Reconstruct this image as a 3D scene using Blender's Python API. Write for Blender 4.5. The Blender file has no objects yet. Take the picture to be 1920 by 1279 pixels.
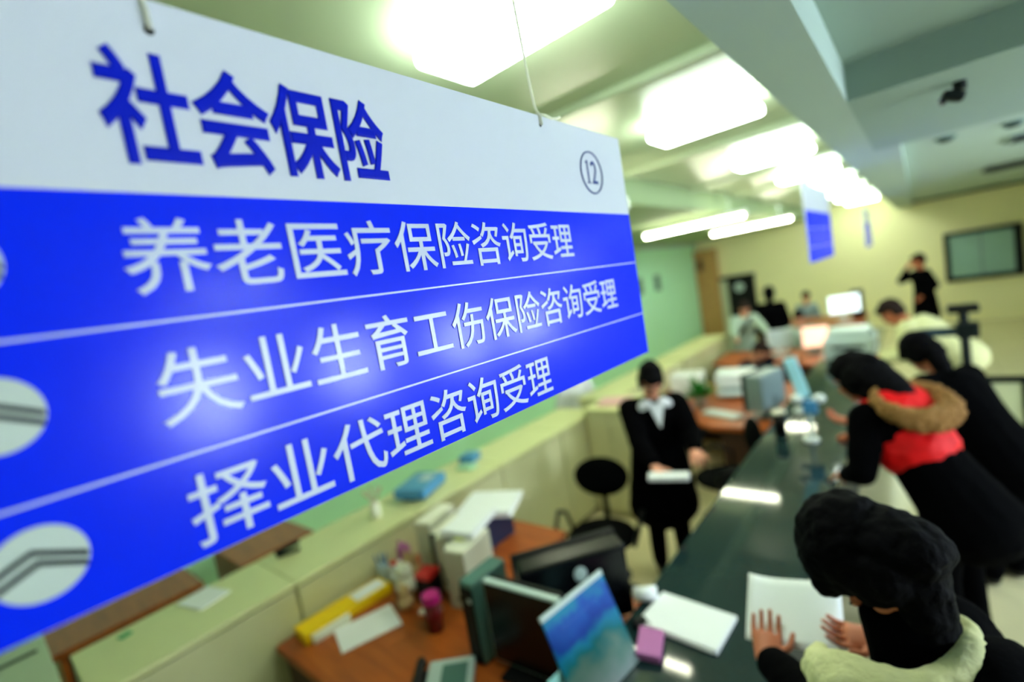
import bpy, bmesh, math, random
from mathutils import Vector, Matrix, Euler, noise

random.seed(7)
SC = bpy.context.scene
COL = SC.collection
PI = math.pi

# ------------------------------------------------------------------ camera
YAW, PIT, ROLL, EYE = math.radians(40.7), math.radians(5.3), math.radians(9.6), 2.3
fwd = Vector((-math.sin(YAW) * math.cos(PIT), math.cos(YAW) * math.cos(PIT), -math.sin(PIT)))
r0 = Vector((math.cos(YAW), math.sin(YAW), 0))
u0 = r0.cross(fwd)
right = r0 * math.cos(ROLL) - u0 * math.sin(ROLL)
upv = u0 * math.cos(ROLL) + r0 * math.sin(ROLL)
cam_d = bpy.data.cameras.new('camera')
cam_d.sensor_fit = 'HORIZONTAL'
cam_d.sensor_width = 36.0
cam_d.lens = 907.0 / 1920.0 * 36.0
cam_d.clip_start = 0.02
cam_d.clip_end = 200
cam_d.dof.use_dof = True
cam_d.dof.focus_distance = 0.70
cam_d.dof.aperture_fstop = 1.15
cam_d.dof.aperture_blades = 0
cam = bpy.data.objects.new('camera', cam_d)
COL.objects.link(cam)
mw = Matrix((right, upv, -fwd)).transposed().to_4x4()
mw.translation = Vector((0, 0, EYE))
cam.matrix_world = mw
SC.camera = cam

# ------------------------------------------------------------------ light and exposure
SC.view_settings.view_transform = 'Standard'
SC.view_settings.look = 'None'
SC.view_settings.gamma = 1.0
SC.view_settings.use_curve_mapping = False
SC.view_settings.exposure = 1.2
W = bpy.data.worlds.new('sky')
SC.world = W
W.use_nodes = True
wn = W.node_tree.nodes
wn.clear()
wo = wn.new('ShaderNodeOutputWorld')
wb = wn.new('ShaderNodeBackground')
wb.inputs['Color'].default_value = (0.70, 0.84, 1.0, 1)
wb.inputs['Strength'].default_value = 44.0
W.node_tree.links.new(wb.outputs[0], wo.inputs[0])
LAMP = 11.0      # emission of the ceiling light panels
TUBE = 26.0      # emission of the fluorescent tubes


# ------------------------------------------------------------------ materials
def lin(c):
    return tuple(((v / 255.0) / 12.92 if v / 255.0 <= 0.04045 else ((v / 255.0 + 0.055) / 1.055) ** 2.4) for v in c)


MATS = {}


def mat(name, rgb, rough=0.6, metal=0.0, spec=0.5, var=0.06, scale=8.0, bump=0.0, coat=0.0, sheen=0.0, emit=0.0, trans=0.0, alpha=1.0):
    if name in MATS:
        return MATS[name]
    m = bpy.data.materials.new(name)
    m.use_nodes = True
    nt = m.node_tree
    b = nt.nodes['Principled BSDF']
    c = lin(rgb)
    b.inputs['Roughness'].default_value = rough
    b.inputs['Metallic'].default_value = metal
    b.inputs['Specular IOR Level'].default_value = spec
    b.inputs['Coat Weight'].default_value = coat
    b.inputs['Coat Roughness'].default_value = 0.08
    b.inputs['Sheen Weight'].default_value = sheen
    b.inputs['Transmission Weight'].default_value = trans
    tc = nt.nodes.new('ShaderNodeTexCoord')
    nz = nt.nodes.new('ShaderNodeTexNoise')
    nz.inputs['Scale'].default_value = scale
    nz.inputs['Detail'].default_value = 4
    nt.links.new(tc.outputs['Object'], nz.inputs['Vector'])
    rp = nt.nodes.new('ShaderNodeMapRange')
    rp.inputs['To Min'].default_value = 1 - var
    rp.inputs['To Max'].default_value = 1 + var
    nt.links.new(nz.outputs['Fac'], rp.inputs['Value'])
    mx = nt.nodes.new('ShaderNodeVectorMath')
    mx.operation = 'SCALE'
    mx.inputs[0].default_value = c
    nt.links.new(rp.outputs[0], mx.inputs['Scale'])
    nt.links.new(mx.outputs[0], b.inputs['Base Color'])
    if bump:
        bp = nt.nodes.new('ShaderNodeBump')
        bp.inputs['Strength'].default_value = bump
        bp.inputs['Distance'].default_value = 0.01
        nt.links.new(nz.outputs['Fac'], bp.inputs['Height'])
        nt.links.new(bp.outputs[0], b.inputs['Normal'])
    if emit:
        b.inputs['Emission Color'].default_value = (*c, 1)
        b.inputs['Emission Strength'].default_value = emit
    if alpha < 1:
        b.inputs['Alpha'].default_value = alpha
    MATS[name] = m
    return m


def tile_mat(name, rgb, joint, size, rough, spec=0.5):
    """square tiles with thin joints"""
    m = mat(name, rgb, rough=rough, spec=spec, var=0.10, scale=3.0)
    nt = m.node_tree
    b = nt.nodes['Principled BSDF']
    src = b.inputs['Base Color'].links[0].from_socket
    tc = nt.nodes.new('ShaderNodeTexCoord')
    br = nt.nodes.new('ShaderNodeTexBrick')
    br.offset = 0.0
    br.inputs['Scale'].default_value = 1.0
    br.inputs['Brick Width'].default_value = size
    br.inputs['Row Height'].default_value = size
    br.inputs['Mortar Size'].default_value = 0.004
    br.inputs['Mortar'].default_value = (*lin(joint), 1)
    nt.links.new(tc.outputs['Object'], br.inputs['Vector'])
    nt.links.new(src, br.inputs['Color1'])
    nt.links.new(src, br.inputs['Color2'])
    nt.links.new(br.outputs['Color'], b.inputs['Base Color'])
    return m


def wood_mat(name, rgb1, rgb2, rough=0.4, scale=4.0):
    m = bpy.data.materials.new(name)
    m.use_nodes = True
    nt = m.node_tree
    b = nt.nodes['Principled BSDF']
    b.inputs['Roughness'].default_value = rough
    tc = nt.nodes.new('ShaderNodeTexCoord')
    mp = nt.nodes.new('ShaderNodeMapping')
    mp.inputs['Scale'].default_value = (1.0, 9.0, 9.0)
    nz = nt.nodes.new('ShaderNodeTexNoise')
    nz.inputs['Scale'].default_value = scale
    nz.inputs['Detail'].default_value = 6
    nz.inputs['Distortion'].default_value = 0.6
    cr = nt.nodes.new('ShaderNodeValToRGB')
    cr.color_ramp.elements[0].position = 0.3
    cr.color_ramp.elements[1].position = 0.75
    cr.color_ramp.elements[0].color = (*lin(rgb1), 1)
    cr.color_ramp.elements[1].color = (*lin(rgb2), 1)
    nt.links.new(tc.outputs['Object'], mp.inputs['Vector'])
    nt.links.new(mp.outputs[0], nz.inputs['Vector'])
    nt.links.new(nz.outputs['Fac'], cr.inputs['Fac'])
    nt.links.new(cr.outputs[0], b.inputs['Base Color'])
    return m


M = dict(
    floor=tile_mat('floor_tiles', (228, 216, 168), (190, 178, 130), 0.8, 0.22),
    wall_yellow=mat('yellow_wall_paint', (246, 238, 182), 0.7, var=0.03, scale=2),
    wall_mint=mat('mint_wall_paint', (196, 250, 210), 0.5, var=0.03, scale=2),
    wall_plain=mat('plain_wall_paint', (205, 205, 185), 0.8, var=0.03),
    ceil_gloss=mat('glossy_ceiling_panel', (196, 208, 176), 0.36, spec=0.6, var=0.02, scale=2),
    ceil_matt=mat('matt_ceiling_paint', (176, 196, 184), 0.8, var=0.03, scale=2),
    ceil_grey=mat('grey_ceiling_paint', (150, 172, 160), 0.8, var=0.03, scale=2),
    wood_tall=wood_mat('tan_wood_panel', (176, 128, 70), (206, 160, 96)),
    desk=wood_mat('orange_brown_laminate', (150, 68, 20), (186, 94, 34), 0.35, 3.0),
    desk_edge=mat('dark_brown_edge', (60, 32, 18), 0.5),
    cabinet=mat('cream_beige_enamel', (208, 204, 156), 0.45, var=0.03),
    cabinet_pale=mat('pale_grey_green_enamel', (196, 206, 172), 0.45, var=0.03),
    cabinet_top=mat('cream_top_laminate', (222, 220, 160), 0.4, var=0.03),
    granite=mat('black_polished_granite', (28, 47, 48), 0.06, spec=0.36, var=0.3, scale=60),
    granite_side=mat('dark_counter_panel', (22, 26, 26), 0.5, var=0.1),
    sign_white=mat('white_sign_face', (226, 230, 240), 0.22, var=0.01),
    sign_blue=mat('royal_blue_sign_face', (0, 42, 255), 0.20, spec=0.19, var=0.01),
    sign_text_blue=mat('blue_sign_lettering', (0, 26, 196), 0.4, spec=0.12, var=0.02),
    sign_text_white=mat('white_sign_lettering', (214, 222, 244), 0.3, var=0.02),
    sign_ring=mat('blue_ring_print', (30, 56, 140), 0.3, var=0.02),
    sign_navy=mat('dark_navy_print', (8, 28, 66), 0.3, var=0.02),
    sign_logo=mat('pale_grey_print', (206, 218, 206), 0.35, var=0.02),
    string=mat('white_string', (240, 240, 225), 0.8, bump=0.2, scale=200),
    black=mat('black_plastic', (5, 5, 6), 0.5, spec=0.2, var=0.1),
    black_gloss=mat('glossy_black_plastic', (5, 7, 10), 0.25, spec=0.3, var=0.1),
    black_cloth=mat('black_cloth', (3, 3, 4), 0.95, spec=0.03, var=0.2, scale=40, bump=0.3),
    dark_navy_cloth=mat('dark_navy_cloth', (8, 13, 26), 0.95, spec=0.05, var=0.2, scale=40, bump=0.3),
    chair_cloth=mat('black_chair_fabric', (3, 4, 4), 0.9, spec=0.06, var=0.2, scale=80, bump=0.3),
    hair=mat('black_hair', (3, 2, 3), 0.8, spec=0.08, var=0.5, scale=60, bump=0.5),
    hair_brown=mat('dark_brown_hair', (36, 20, 14), 0.75, spec=0.2, var=0.5, scale=60, bump=0.5),
    skin=mat('skin', (224, 150, 118), 0.5, var=0.06, scale=20),
    skin_tan=mat('tan_skin', (190, 104, 66), 0.5, var=0.06, scale=20),
    lip=mat('lip_red', (170, 70, 60), 0.45),
    eye=mat('eye_dark', (14, 10, 10), 0.2),
    shirt=mat('white_shirt_cloth', (232, 232, 236), 0.8, var=0.04, bump=0.1, scale=30),
    cream_cloth=mat('cream_fleece', (222, 218, 160), 0.95, var=0.10, scale=50, bump=0.6),
    grey_cloth=mat('pale_grey_green_cloth', (170, 190, 170), 0.9, var=0.06, bump=0.2, scale=30),
    grey_blue_cloth=mat('grey_blue_cloth', (140, 160, 165), 0.9, var=0.06, bump=0.2, scale=30),
    red_cloth=mat('bright_red_quilted_cloth', (226, 6, 10), 0.6, spec=0.2, var=0.12, scale=18, bump=0.4),
    fur=mat('tan_fur', (150, 106, 52), 0.95, var=0.45, scale=70, bump=1.0),
    paper=mat('white_paper', (244, 244, 242), 0.8, var=0.01),
    paper_warm=mat('cream_paper', (240, 236, 214), 0.8, var=0.02),
    yellow=mat('bright_yellow_card', (250, 206, 10), 0.45, var=0.03),
    magenta=mat('magenta_plastic', (190, 24, 120), 0.25, var=0.05),
    red_plastic=mat('red_plastic', (214, 30, 30), 0.35, var=0.06),
    dark_red=mat('dark_red_plastic', (110, 8, 16), 0.3, var=0.06),
    blue_plastic=mat('sky_blue_plastic', (70, 140, 190), 0.35, var=0.06),
    blue_deep=mat('mid_blue_plastic', (40, 90, 170), 0.35, var=0.06),
    light_blue=mat('pale_aqua_acrylic', (176, 236, 248), 0.2, var=0.04),
    pink=mat('violet_pink_paper', (190, 110, 170), 0.7, var=0.05),
    green_leaf=mat('leaf_green', (40, 128, 34), 0.5, var=0.3, scale=30),
    terracotta=mat('pale_flowerpot', (150, 140, 120), 0.6),
    file_cream=mat('cream_file_board', (206, 202, 178), 0.6, var=0.04),
    file_dark=mat('dark_green_file_board', (30, 44, 38), 0.6, var=0.06),
    teal_grey=mat('teal_grey_enamel', (78, 116, 108), 0.4, var=0.08),
    silver=mat('silver_plastic', (190, 206, 202), 0.35, var=0.03),
    grey_plastic=mat('mid_grey_plastic', (120, 138, 138), 0.4, var=0.05),
    white_plastic=mat('white_plastic', (230, 236, 232), 0.35, var=0.02),
    chrome=mat('chrome_metal', (210, 214, 214), 0.2, metal=1.0),
    dark_frame=mat('dark_wood_frame', (10, 14, 9), 0.5, spec=0.2, var=0.1),
    frosted=mat('teal_frosted_pane', (140, 176, 160), 0.35, var=0.12, scale=1.5),
    dark_green_metal=mat('dark_green_black_metal', (8, 18, 17), 0.5, spec=0.2, var=0.1),
    tan=mat('tan_wood_toy', (196, 160, 110), 0.6, var=0.1),
    vent=mat('black_vent', (3, 4, 4), 0.8, spec=0.05),
    screen_white=mat('lit_white_screen', (226, 244, 246), 0.3, emit=0.9),
    screen_pink=mat('lit_peach_screen', (250, 190, 160), 0.3, emit=0.8),
    lamp_white=mat('lamp_diffuser', (240, 255, 246), 0.5, emit=LAMP, var=0.0),
    tube_white=mat('tube_glow', (255, 255, 226), 0.5, emit=TUBE, var=0.0),
    housing=mat('white_lamp_housing', (236, 240, 234), 0.4, var=0.02),
    window_frame=mat('white_window_frame', (226, 228, 222), 0.4, var=0.02),
)
g = bpy.data.materials.new('window_glass')
g.use_nodes = True
gn = g.node_tree
gn.nodes.clear()
go = gn.nodes.new('ShaderNodeOutputMaterial')
gt = gn.nodes.new('ShaderNodeBsdfTransparent')
gg = gn.nodes.new('ShaderNodeBsdfGlossy')
gg.inputs['Roughness'].default_value = 0.02
gm = gn.nodes.new('ShaderNodeMixShader')
gm.inputs[0].default_value = 0.06
gn.links.new(gt.outputs[0], gm.inputs[1])
gn.links.new(gg.outputs[0], gm.inputs[2])
gn.links.new(gm.outputs[0], go.inputs[0])
M['glass'] = g


def poster_mat():
    """lake view print: blue sky over teal water with a pale grey foreground, in soft horizontal drifts"""
    m = bpy.data.materials.new('blue_landscape_print')
    m.use_nodes = True
    nt = m.node_tree
    b = nt.nodes['Principled BSDF']
    b.inputs['Roughness'].default_value = 0.35
    b.inputs['Specular IOR Level'].default_value = 0.12
    tc = nt.nodes.new('ShaderNodeTexCoord')
    sp = nt.nodes.new('ShaderNodeSeparateXYZ')
    nz = nt.nodes.new('ShaderNodeTexNoise')
    nz.inputs['Scale'].default_value = 9
    nz.inputs['Detail'].default_value = 3
    ad = nt.nodes.new('ShaderNodeMath')
    ad.operation = 'MULTIPLY_ADD'
    ad.inputs[1].default_value = 0.55
    cr = nt.nodes.new('ShaderNodeValToRGB')
    el = cr.color_ramp.elements
    el[0].position, el[0].color = 0.0, (*lin((140, 150, 150)), 1)
    el[1].position, el[1].color = 1.0, (*lin((0, 120, 190)), 1)
    for p, c in ((0.30, (96, 130, 120)), (0.42, (8, 112, 118)), (0.55, (6, 132, 178)), (0.66, (0, 60, 168)), (0.78, (0, 84, 186)), (0.90, (10, 140, 178))):
        e = el.new(p)
        e.color = (*lin(c), 1)
    mz = nt.nodes.new('ShaderNodeMath')
    mz.operation = 'MULTIPLY_ADD'
    mz.inputs[1].default_value = 3.0
    mz.inputs[2].default_value = -0.25
    nt.links.new(tc.outputs['Object'], nz.inputs['Vector'])
    nt.links.new(tc.outputs['Object'], sp.inputs[0])
    nt.links.new(sp.outputs['Z'], mz.inputs[0])
    nt.links.new(nz.outputs['Fac'], ad.inputs[0])
    nt.links.new(mz.outputs[0], ad.inputs[2])
    nt.links.new(ad.outputs[0], cr.inputs['Fac'])
    nt.links.new(cr.outputs[0], b.inputs['Base Color'])
    return m


M['poster'] = poster_mat()
sm = M['string'].node_tree
tl = sm.nodes.new('ShaderNodeBsdfTranslucent')
tl.inputs['Color'].default_value = (0.9, 0.9, 0.82, 1)
ms = sm.nodes.new('ShaderNodeMixShader')
ms.inputs[0].default_value = 0.6
so = sm.nodes['Material Output']
sm.links.new(sm.nodes['Principled BSDF'].outputs[0], ms.inputs[1])
sm.links.new(tl.outputs[0], ms.inputs[2])
sm.links.new(ms.outputs[0], so.inputs['Surface'])


# ------------------------------------------------------------------ mesh helpers
class MB:
    def __init__(self):
        self.bm = bmesh.new()

    def _merge(self, tmp, mtx):
        tmp.transform(mtx)
        me = bpy.data.meshes.new('tmp')
        tmp.to_mesh(me)
        tmp.free()
        self.bm.from_mesh(me)
        bpy.data.meshes.remove(me)
        return self

    def box(self, c, s, rot=(0, 0, 0), bevel=0.0, seg=2):
        t = bmesh.new()
        bmesh.ops.create_cube(t, size=1.0)
        bmesh.ops.scale(t, vec=s, verts=t.verts)
        if bevel:
            bmesh.ops.bevel(t, geom=t.edges[:], offset=min(bevel, min(s) * 0.45), segments=seg, affect='EDGES', profile=0.6)
        return self._merge(t, Matrix.Translation(c) @ Euler(rot).to_matrix().to_4x4())

    def b2(self, x0, x1, y0, y1, z0, z1, bevel=0.0):
        return self.box(((x0 + x1) / 2, (y0 + y1) / 2, (z0 + z1) / 2), (abs(x1 - x0), abs(y1 - y0), abs(z1 - z0)), bevel=bevel)

    def cyl(self, p0, p1, r0, r1=None, seg=20):
        p0, p1 = Vector(p0), Vector(p1)
        d = p1 - p0
        t = bmesh.new()
        bmesh.ops.create_cone(t, cap_ends=True, segments=seg, radius1=r0, radius2=r0 if r1 is None else r1, depth=d.length)
        q = d.to_track_quat('Z', 'Y')
        return self._merge(t, Matrix.Translation((p0 + p1) / 2) @ q.to_matrix().to_4x4())

    def ell(self, c, r, rot=None, seg=20):
        t = bmesh.new()
        bmesh.ops.create_uvsphere(t, u_segments=seg, v_segments=max(8, seg // 2), radius=1.0)
        bmesh.ops.scale(t, vec=r, verts=t.verts)
        mt = Matrix.Translation(c)
        if rot is not None:
            mt = mt @ rot.to_4x4()
        return self._merge(t, mt)

    def prism(self, pts, z0, z1, bevel=0.0):
        t = bmesh.new()
        vs = [t.verts.new((x, y, z0)) for x, y in pts]
        f = t.faces.new(vs)
        ex = bmesh.ops.extrude_face_region(t, geom=[f])
        bmesh.ops.translate(t, vec=(0, 0, z1 - z0), verts=[v for v in ex['geom'] if isinstance(v, bmesh.types.BMVert)])
        bmesh.ops.recalc_face_normals(t, faces=t.faces[:])
        if bevel:
            bmesh.ops.bevel(t, geom=t.edges[:], offset=bevel, segments=2, affect='EDGES')
        return self._merge(t, Matrix.Identity(4))

    def rcone(self, p0, p1, r0, r1, seg=14, wide=None, ratio=1.0):
        """closed tapered capsule; wide = direction in which its section is stretched by ratio"""
        p0, p1 = Vector(p0), Vector(p1)
        d = p1 - p0
        L = max(d.length, 1e-5)
        z = d / L if d.length > 1e-5 else Vector((0, 0, 1))
        if wide is not None:
            x = (Vector(wide) - z * Vector(wide).dot(z)).normalized()
        else:
            x = z.orthogonal().normalized()
        y = z.cross(x)
        t = bmesh.new()
        rows = []
        prof = [(-math.cos(a) * r0, math.sin(a) * r0) for a in (0.35, 0.8, 1.25)] + [(0, r0), (L * 0.5, (r0 + r1) / 2), (L, r1)] + [(L + math.cos(a) * r1, math.sin(a) * r1) for a in (1.25, 0.8, 0.35)]
        for h, r in prof:
            rows.append([t.verts.new(p0 + z * h + (x * math.cos(2 * PI * k / seg) * ratio + y * math.sin(2 * PI * k / seg)) * r) for k in range(seg)])
        for a, b in zip(rows[:-1], rows[1:]):
            for k in range(seg):
                t.faces.new((a[k], a[(k + 1) % seg], b[(k + 1) % seg], b[k]))
        t.faces.new(rows[0][::-1])
        t.faces.new(rows[-1])
        return self._merge(t, Matrix.Identity(4))

    def tube(self, pts, r, seg=8, closed=False):
        pts = [Vector(p) for p in pts]
        n = len(pts)
        t = bmesh.new()
        rows = []
        prev = None
        for i, p in enumerate(pts):
            a = pts[(i - 1) % n] if (closed or i > 0) else p
            b = pts[(i + 1) % n] if (closed or i < n - 1) else p
            d = (b - a).normalized()
            if prev is None:
                x = d.orthogonal().normalized()
            else:
                x = (prev - d * prev.dot(d)).normalized()
            prev = x
            y = d.cross(x)
            rr = r[i] if isinstance(r, (list, tuple)) else r
            rows.append([t.verts.new(p + (x * math.cos(2 * PI * k / seg) + y * math.sin(2 * PI * k / seg)) * rr) for k in range(seg)])
        last = n if closed else n - 1
        for i in range(last):
            A, B = rows[i], rows[(i + 1) % n]
            for k in range(seg):
                t.faces.new((A[k], A[(k + 1) % seg], B[(k + 1) % seg], B[k]))
        if not closed:
            t.faces.new(rows[0][::-1])
            t.faces.new(rows[-1])
        bmesh.ops.recalc_face_normals(t, faces=t.faces[:])
        return self._merge(t, Matrix.Identity(4))

    def build(self, name, m, parent=None, smooth=False, off=None):
        if off is not None:
            self.bm.transform(Matrix.Translation(-Vector(off)))
        me = bpy.data.meshes.new(name)
        self.bm.to_mesh(me)
        self.bm.free()
        return finish(name, me, m, parent, smooth)


def finish(name, me, m, parent=None, smooth=False):
    me.materials.clear()
    me.materials.append(m)
    if smooth:
        me.polygons.foreach_set('use_smooth', [True] * len(me.polygons))
    o = bpy.data.objects.new(name, me)
    COL.objects.link(o)
    if parent is not None:
        o.parent = parent
    return o


def tag(o, label=None, cat=None, group=None, kind=None):
    for k, v in (('label', label), ('category', cat), ('group', group), ('kind', kind)):
        if v:
            o[k] = v
    return o


def thing(name, label, cat, loc=(0, 0, 0), group=None, rz=0.0):
    o = bpy.data.objects.new(name, None)
    o.empty_display_size = 0.1
    COL.objects.link(o)
    o.location = loc
    o.rotation_euler = (0, 0, rz)
    return tag(o, label, cat, group)


def struct(name, mb, m):
    o = mb.build(name, m)
    o['kind'] = 'structure'
    return o


def copy_tree(o, parent=None):
    c = o.copy()
    COL.objects.link(c)
    if parent is not None:
        c.parent = parent
    for ch in list(o.children):
        copy_tree(ch, c)
    return c


def remeshed(mb, voxel, smooth_iter=3, wrinkle=0.0, wscale=6.0):
    """melt the overlapping closed pieces into one continuous surface"""
    me = bpy.data.meshes.new('raw')
    mb.bm.to_mesh(me)
    mb.bm.free()
    o = bpy.data.objects.new('raw', me)
    COL.objects.link(o)
    r = o.modifiers.new('r', 'REMESH')
    r.mode = 'VOXEL'
    r.voxel_size = voxel
    if smooth_iter:
        s = o.modifiers.new('s', 'SMOOTH')
        s.factor = 0.5
        s.iterations = smooth_iter
    bpy.context.view_layer.update()
    dg = bpy.context.evaluated_depsgraph_get()
    out = bpy.data.meshes.new_from_object(o.evaluated_get(dg))
    bpy.data.objects.remove(o)
    bpy.data.meshes.remove(me)
    if wrinkle:
        for v in out.vertices:
            v.co += v.normal * (noise.noise(v.co * wscale) + 0.5 * noise.noise(v.co * wscale * 2.3)) * wrinkle
    return out


def shell(name, mb, m, parent, voxel, off, it=3, wrinkle=0.0, wscale=6.0):
    me = remeshed(mb, voxel, it, wrinkle, wscale)
    me.transform(Matrix.Translation(-Vector(off)))
    return finish(name, me, m, parent, True)


# ------------------------------------------------------------------ the room
XL, XR, YB, YF = -5.1, 4.0, -3.0, 15.0
struct('floor', MB().b2(XL, XR, YB, YF, -0.1, 0.0), M['floor'])
struct('wall_far', MB().b2(XL, XR, YF, YF + 0.15, -0.1, 3.4), M['wall_yellow'])
struct('wall_left', MB().b2(XL - 0.15, XL, YB, YF + 0.15, -0.1, 3.4), M['wall_mint'])
struct('wall_near', MB().b2(XL, XR, YB - 0.15, YB, -0.1, 3.4), M['wall_plain'])
# right wall with daylight windows
WIN = [(1.55, 0.5), (3.0, 0.55), (4.75, 0.6), (6.3, 0.6)]
WZ0, WZ1 = 1.45, 2.15
SLIT = [(1.95, 0.9), (5.6, 0.7), (7.6, 0.9)]
SL0, SL1 = 2.70, 2.78
mb = MB()
mb.b2(XR, XR + 0.15, YB - 0.15, YF + 0.15, -0.1, WZ0)
mb.b2(XR, XR + 0.15, YB - 0.15, YF + 0.15, WZ1, SL0)
mb.b2(XR, XR + 0.15, YB - 0.15, YF + 0.15, SL1, 3.4)
e = YB - 0.15
for y, w in SLIT:
    mb.b2(XR, XR + 0.15, e, y - w / 2, SL0, SL1)
    e = y + w / 2
mb.b2(XR, XR + 0.15, e, YF + 0.15, SL0, SL1)
for k, (y, w) in enumerate(SLIT):
    fo = MB().b2(XR + 0.05, XR + 0.09, y - 0.01, y + 0.01, SL0, SL1).build('window_%d' % (k + 6), M['window_frame'])
    fo['kind'] = 'structure'
    MB().b2(XR + 0.066, XR + 0.072, y - w / 2, y + w / 2, SL0, SL1).build('pane', M['glass'], fo)
e = YB - 0.15
for y, w in WIN:
    mb.b2(XR, XR + 0.15, e, y - w / 2, WZ0, WZ1)
    e = y + w / 2
mb.b2(XR, XR + 0.15, e, YF + 0.15, WZ0, WZ1)
struct('wall_right', mb, M['wall_plain'])
for k, (y, w) in enumerate(WIN):
    f = MB()
    for y0, y1, z0, z1 in ((y - w / 2, y + w / 2, WZ0, WZ0 + 0.04), (y - w / 2, y + w / 2, WZ1 - 0.04, WZ1), (y - w / 2, y - w / 2 + 0.04, WZ0 + 0.04, WZ1 - 0.04), (y + w / 2 - 0.04, y + w / 2, WZ0 + 0.04, WZ1 - 0.04)):
        f.b2(XR + 0.04, XR + 0.10, y0, y1, z0, z1)
    fo = f.build('window_%d' % (k + 2), M['window_frame'])
    fo['kind'] = 'structure'
    pd = bpy.data.lights.new('daylight_portal', 'AREA')
    pd.shape = 'RECTANGLE'
    pd.size, pd.size_y = w, WZ1 - WZ0
    pd.cycles.is_portal = True
    po = bpy.data.objects.new('daylight_portal', pd)
    COL.objects.link(po)
    po.location = (XR + 0.16, y, (WZ0 + WZ1) / 2)
    po.rotation_euler = (0, math.radians(90), 0)
    MB().b2(XR + 0.066, XR + 0.072, y - w / 2 + 0.04, y + w / 2 - 0.04, WZ0 + 0.04, WZ1 - 0.04).build('pane', M['glass'], fo)

# ceilings: low strip over the staff, raised trough with lamps, beam, public side
struct('ceiling', MB().b2(XL, -2.0, YB, YF, 2.95, 3.05), mat('dull_green_ceiling', (150, 168, 128), 0.85, spec=0.2, var=0.03, scale=2))
struct('ceiling', MB().b2(-2.05, -0.28, YB, YF, 3.2, 3.4), M['ceil_gloss'])
struct('trim_1', MB().b2(-2.05, -2.0, YB, YF, 3.05, 3.2), mat('dull_green_ceiling', (150, 168, 128)))
struct('beam', MB().b2(-0.33, -0.165, YB, YF, 2.80, 3.4), M['ceil_matt'])
struct('ceiling', MB().b2(-0.165, XR, YB, 2.3, 2.93, 3.4), M['ceil_grey'])
struct('ceiling', MB().b2(-0.165, XR, 2.3, 3.85, 2.80, 3.4), M['ceil_grey'])
struct('ceiling', MB().b2(-0.165, -0.04, 3.85, YF, 2.80, 3.4), M['ceil_matt'])
struct('ceiling', MB().b2(-0.04, XR, 3.85, YF, 2.90, 3.4), M['ceil_matt'])
for k in range(6):
    y = 2.3 + 1.83 * k
    struct('trim_%d' % (4 + k), MB().b2(-2.0, -0.33, y - 0.05, y + 0.05, 3.155, 3.2, 0.012), M['ceil_gloss'])
struct('trim_10', MB().b2(-0.04, XR, 14.93, 15.0, 2.85, 2.90), M['dark_frame'])
struct('trim_11', MB().b2(XL, XL + 0.05, 2.0, YF, 2.86, 2.95), M['ceil_matt'])

# wooden pillar and door on the far wall
pl = MB()
pl.b2(-5.1, -4.5, 14.75, 15.0, 0, 2.68)
pl.b2(-5.06, -4.86, 14.735, 14.75, 0.1, 2.0)
pl.b2(-4.78, -4.55, 14.735, 14.75, 0.1, 2.55)
struct('pillar', pl, M['wood_tall'])
tag(MB().b2(-4.99, -4.86, 14.68, 14.735, 2.08, 2.4, 0.01).build('switch_box', M['desk_edge']), 'small dark brown box fixed high on the wooden pillar by the far door', 'box')
d = MB().b2(-4.3, -3.57, 14.93, 15.0, 0, 1.78)
do = struct('door_1', d, M['black'])
MB().b2(-4.62, -4.3, 14.9, 15.0, 0, 1.70).build('side_panel', M['cabinet_pale'], do)
MB().b2(-4.66, -3.55, 14.88, 15.0, 1.70, 1.80).build('lintel', M['dark_frame'], do)
MB().cyl((-3.98, 14.92, 1.45), (-3.98, 14.90, 1.45), 0.13, seg=24).build('round_notice', M['silver'], do)

# framed interior window on the far wall
w1 = MB()
wx0, wx1, wz0, wz1 = 0.44, 1.70, 0.93, 2.04
w1.b2(wx0, wx1, 14.92, 15.0, wz0, wz0 + 0.10, 0.01)
w1.b2(wx0, wx1, 14.92, 15.0, wz1 - 0.09, wz1, 0.01)
w1.b2(wx0, wx0 + 0.09, 14.92, 15.0, wz0 + 0.1, wz1 - 0.09, 0.01)
w1.b2(wx1 - 0.14, wx1, 14.92, 15.0, wz0 + 0.1, wz1 - 0.09, 0.01)
wo1 = struct('window_1', w1, M['dark_frame'])
MB().b2(wx0 + 0.09, 1.03, 14.955, 14.975, wz0 + 0.1, wz1 - 0.09).build('pane', M['frosted'], wo1)
MB().b2(1.07, wx1 - 0.14, 14.955, 14.975, wz0 + 0.1, wz1 - 0.09).build('pane', M['frosted'], wo1)
MB().b2(1.03, 1.07, 14.95, 14.98, wz0 + 0.1, wz1 - 0.09).build('mullion', M['grey_plastic'], wo1)

# two dark notices on the mint wall
for k, (y, lab) in enumerate(((11.9, 'dark slip of a notice on the mint wall, nearer the wooden pillar'), (10.85, 'dark slip of a notice on the mint wall, nearer the blue sign edge'))):
    n = MB().b2(XL, XL + 0.02, y - 0.16, y + 0.16, 1.80, 2.2, 0.004).build('wall_notice', M['teal_grey'])
    tag(n, lab, 'notice', 'dark notices on the mint wall')

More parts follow.
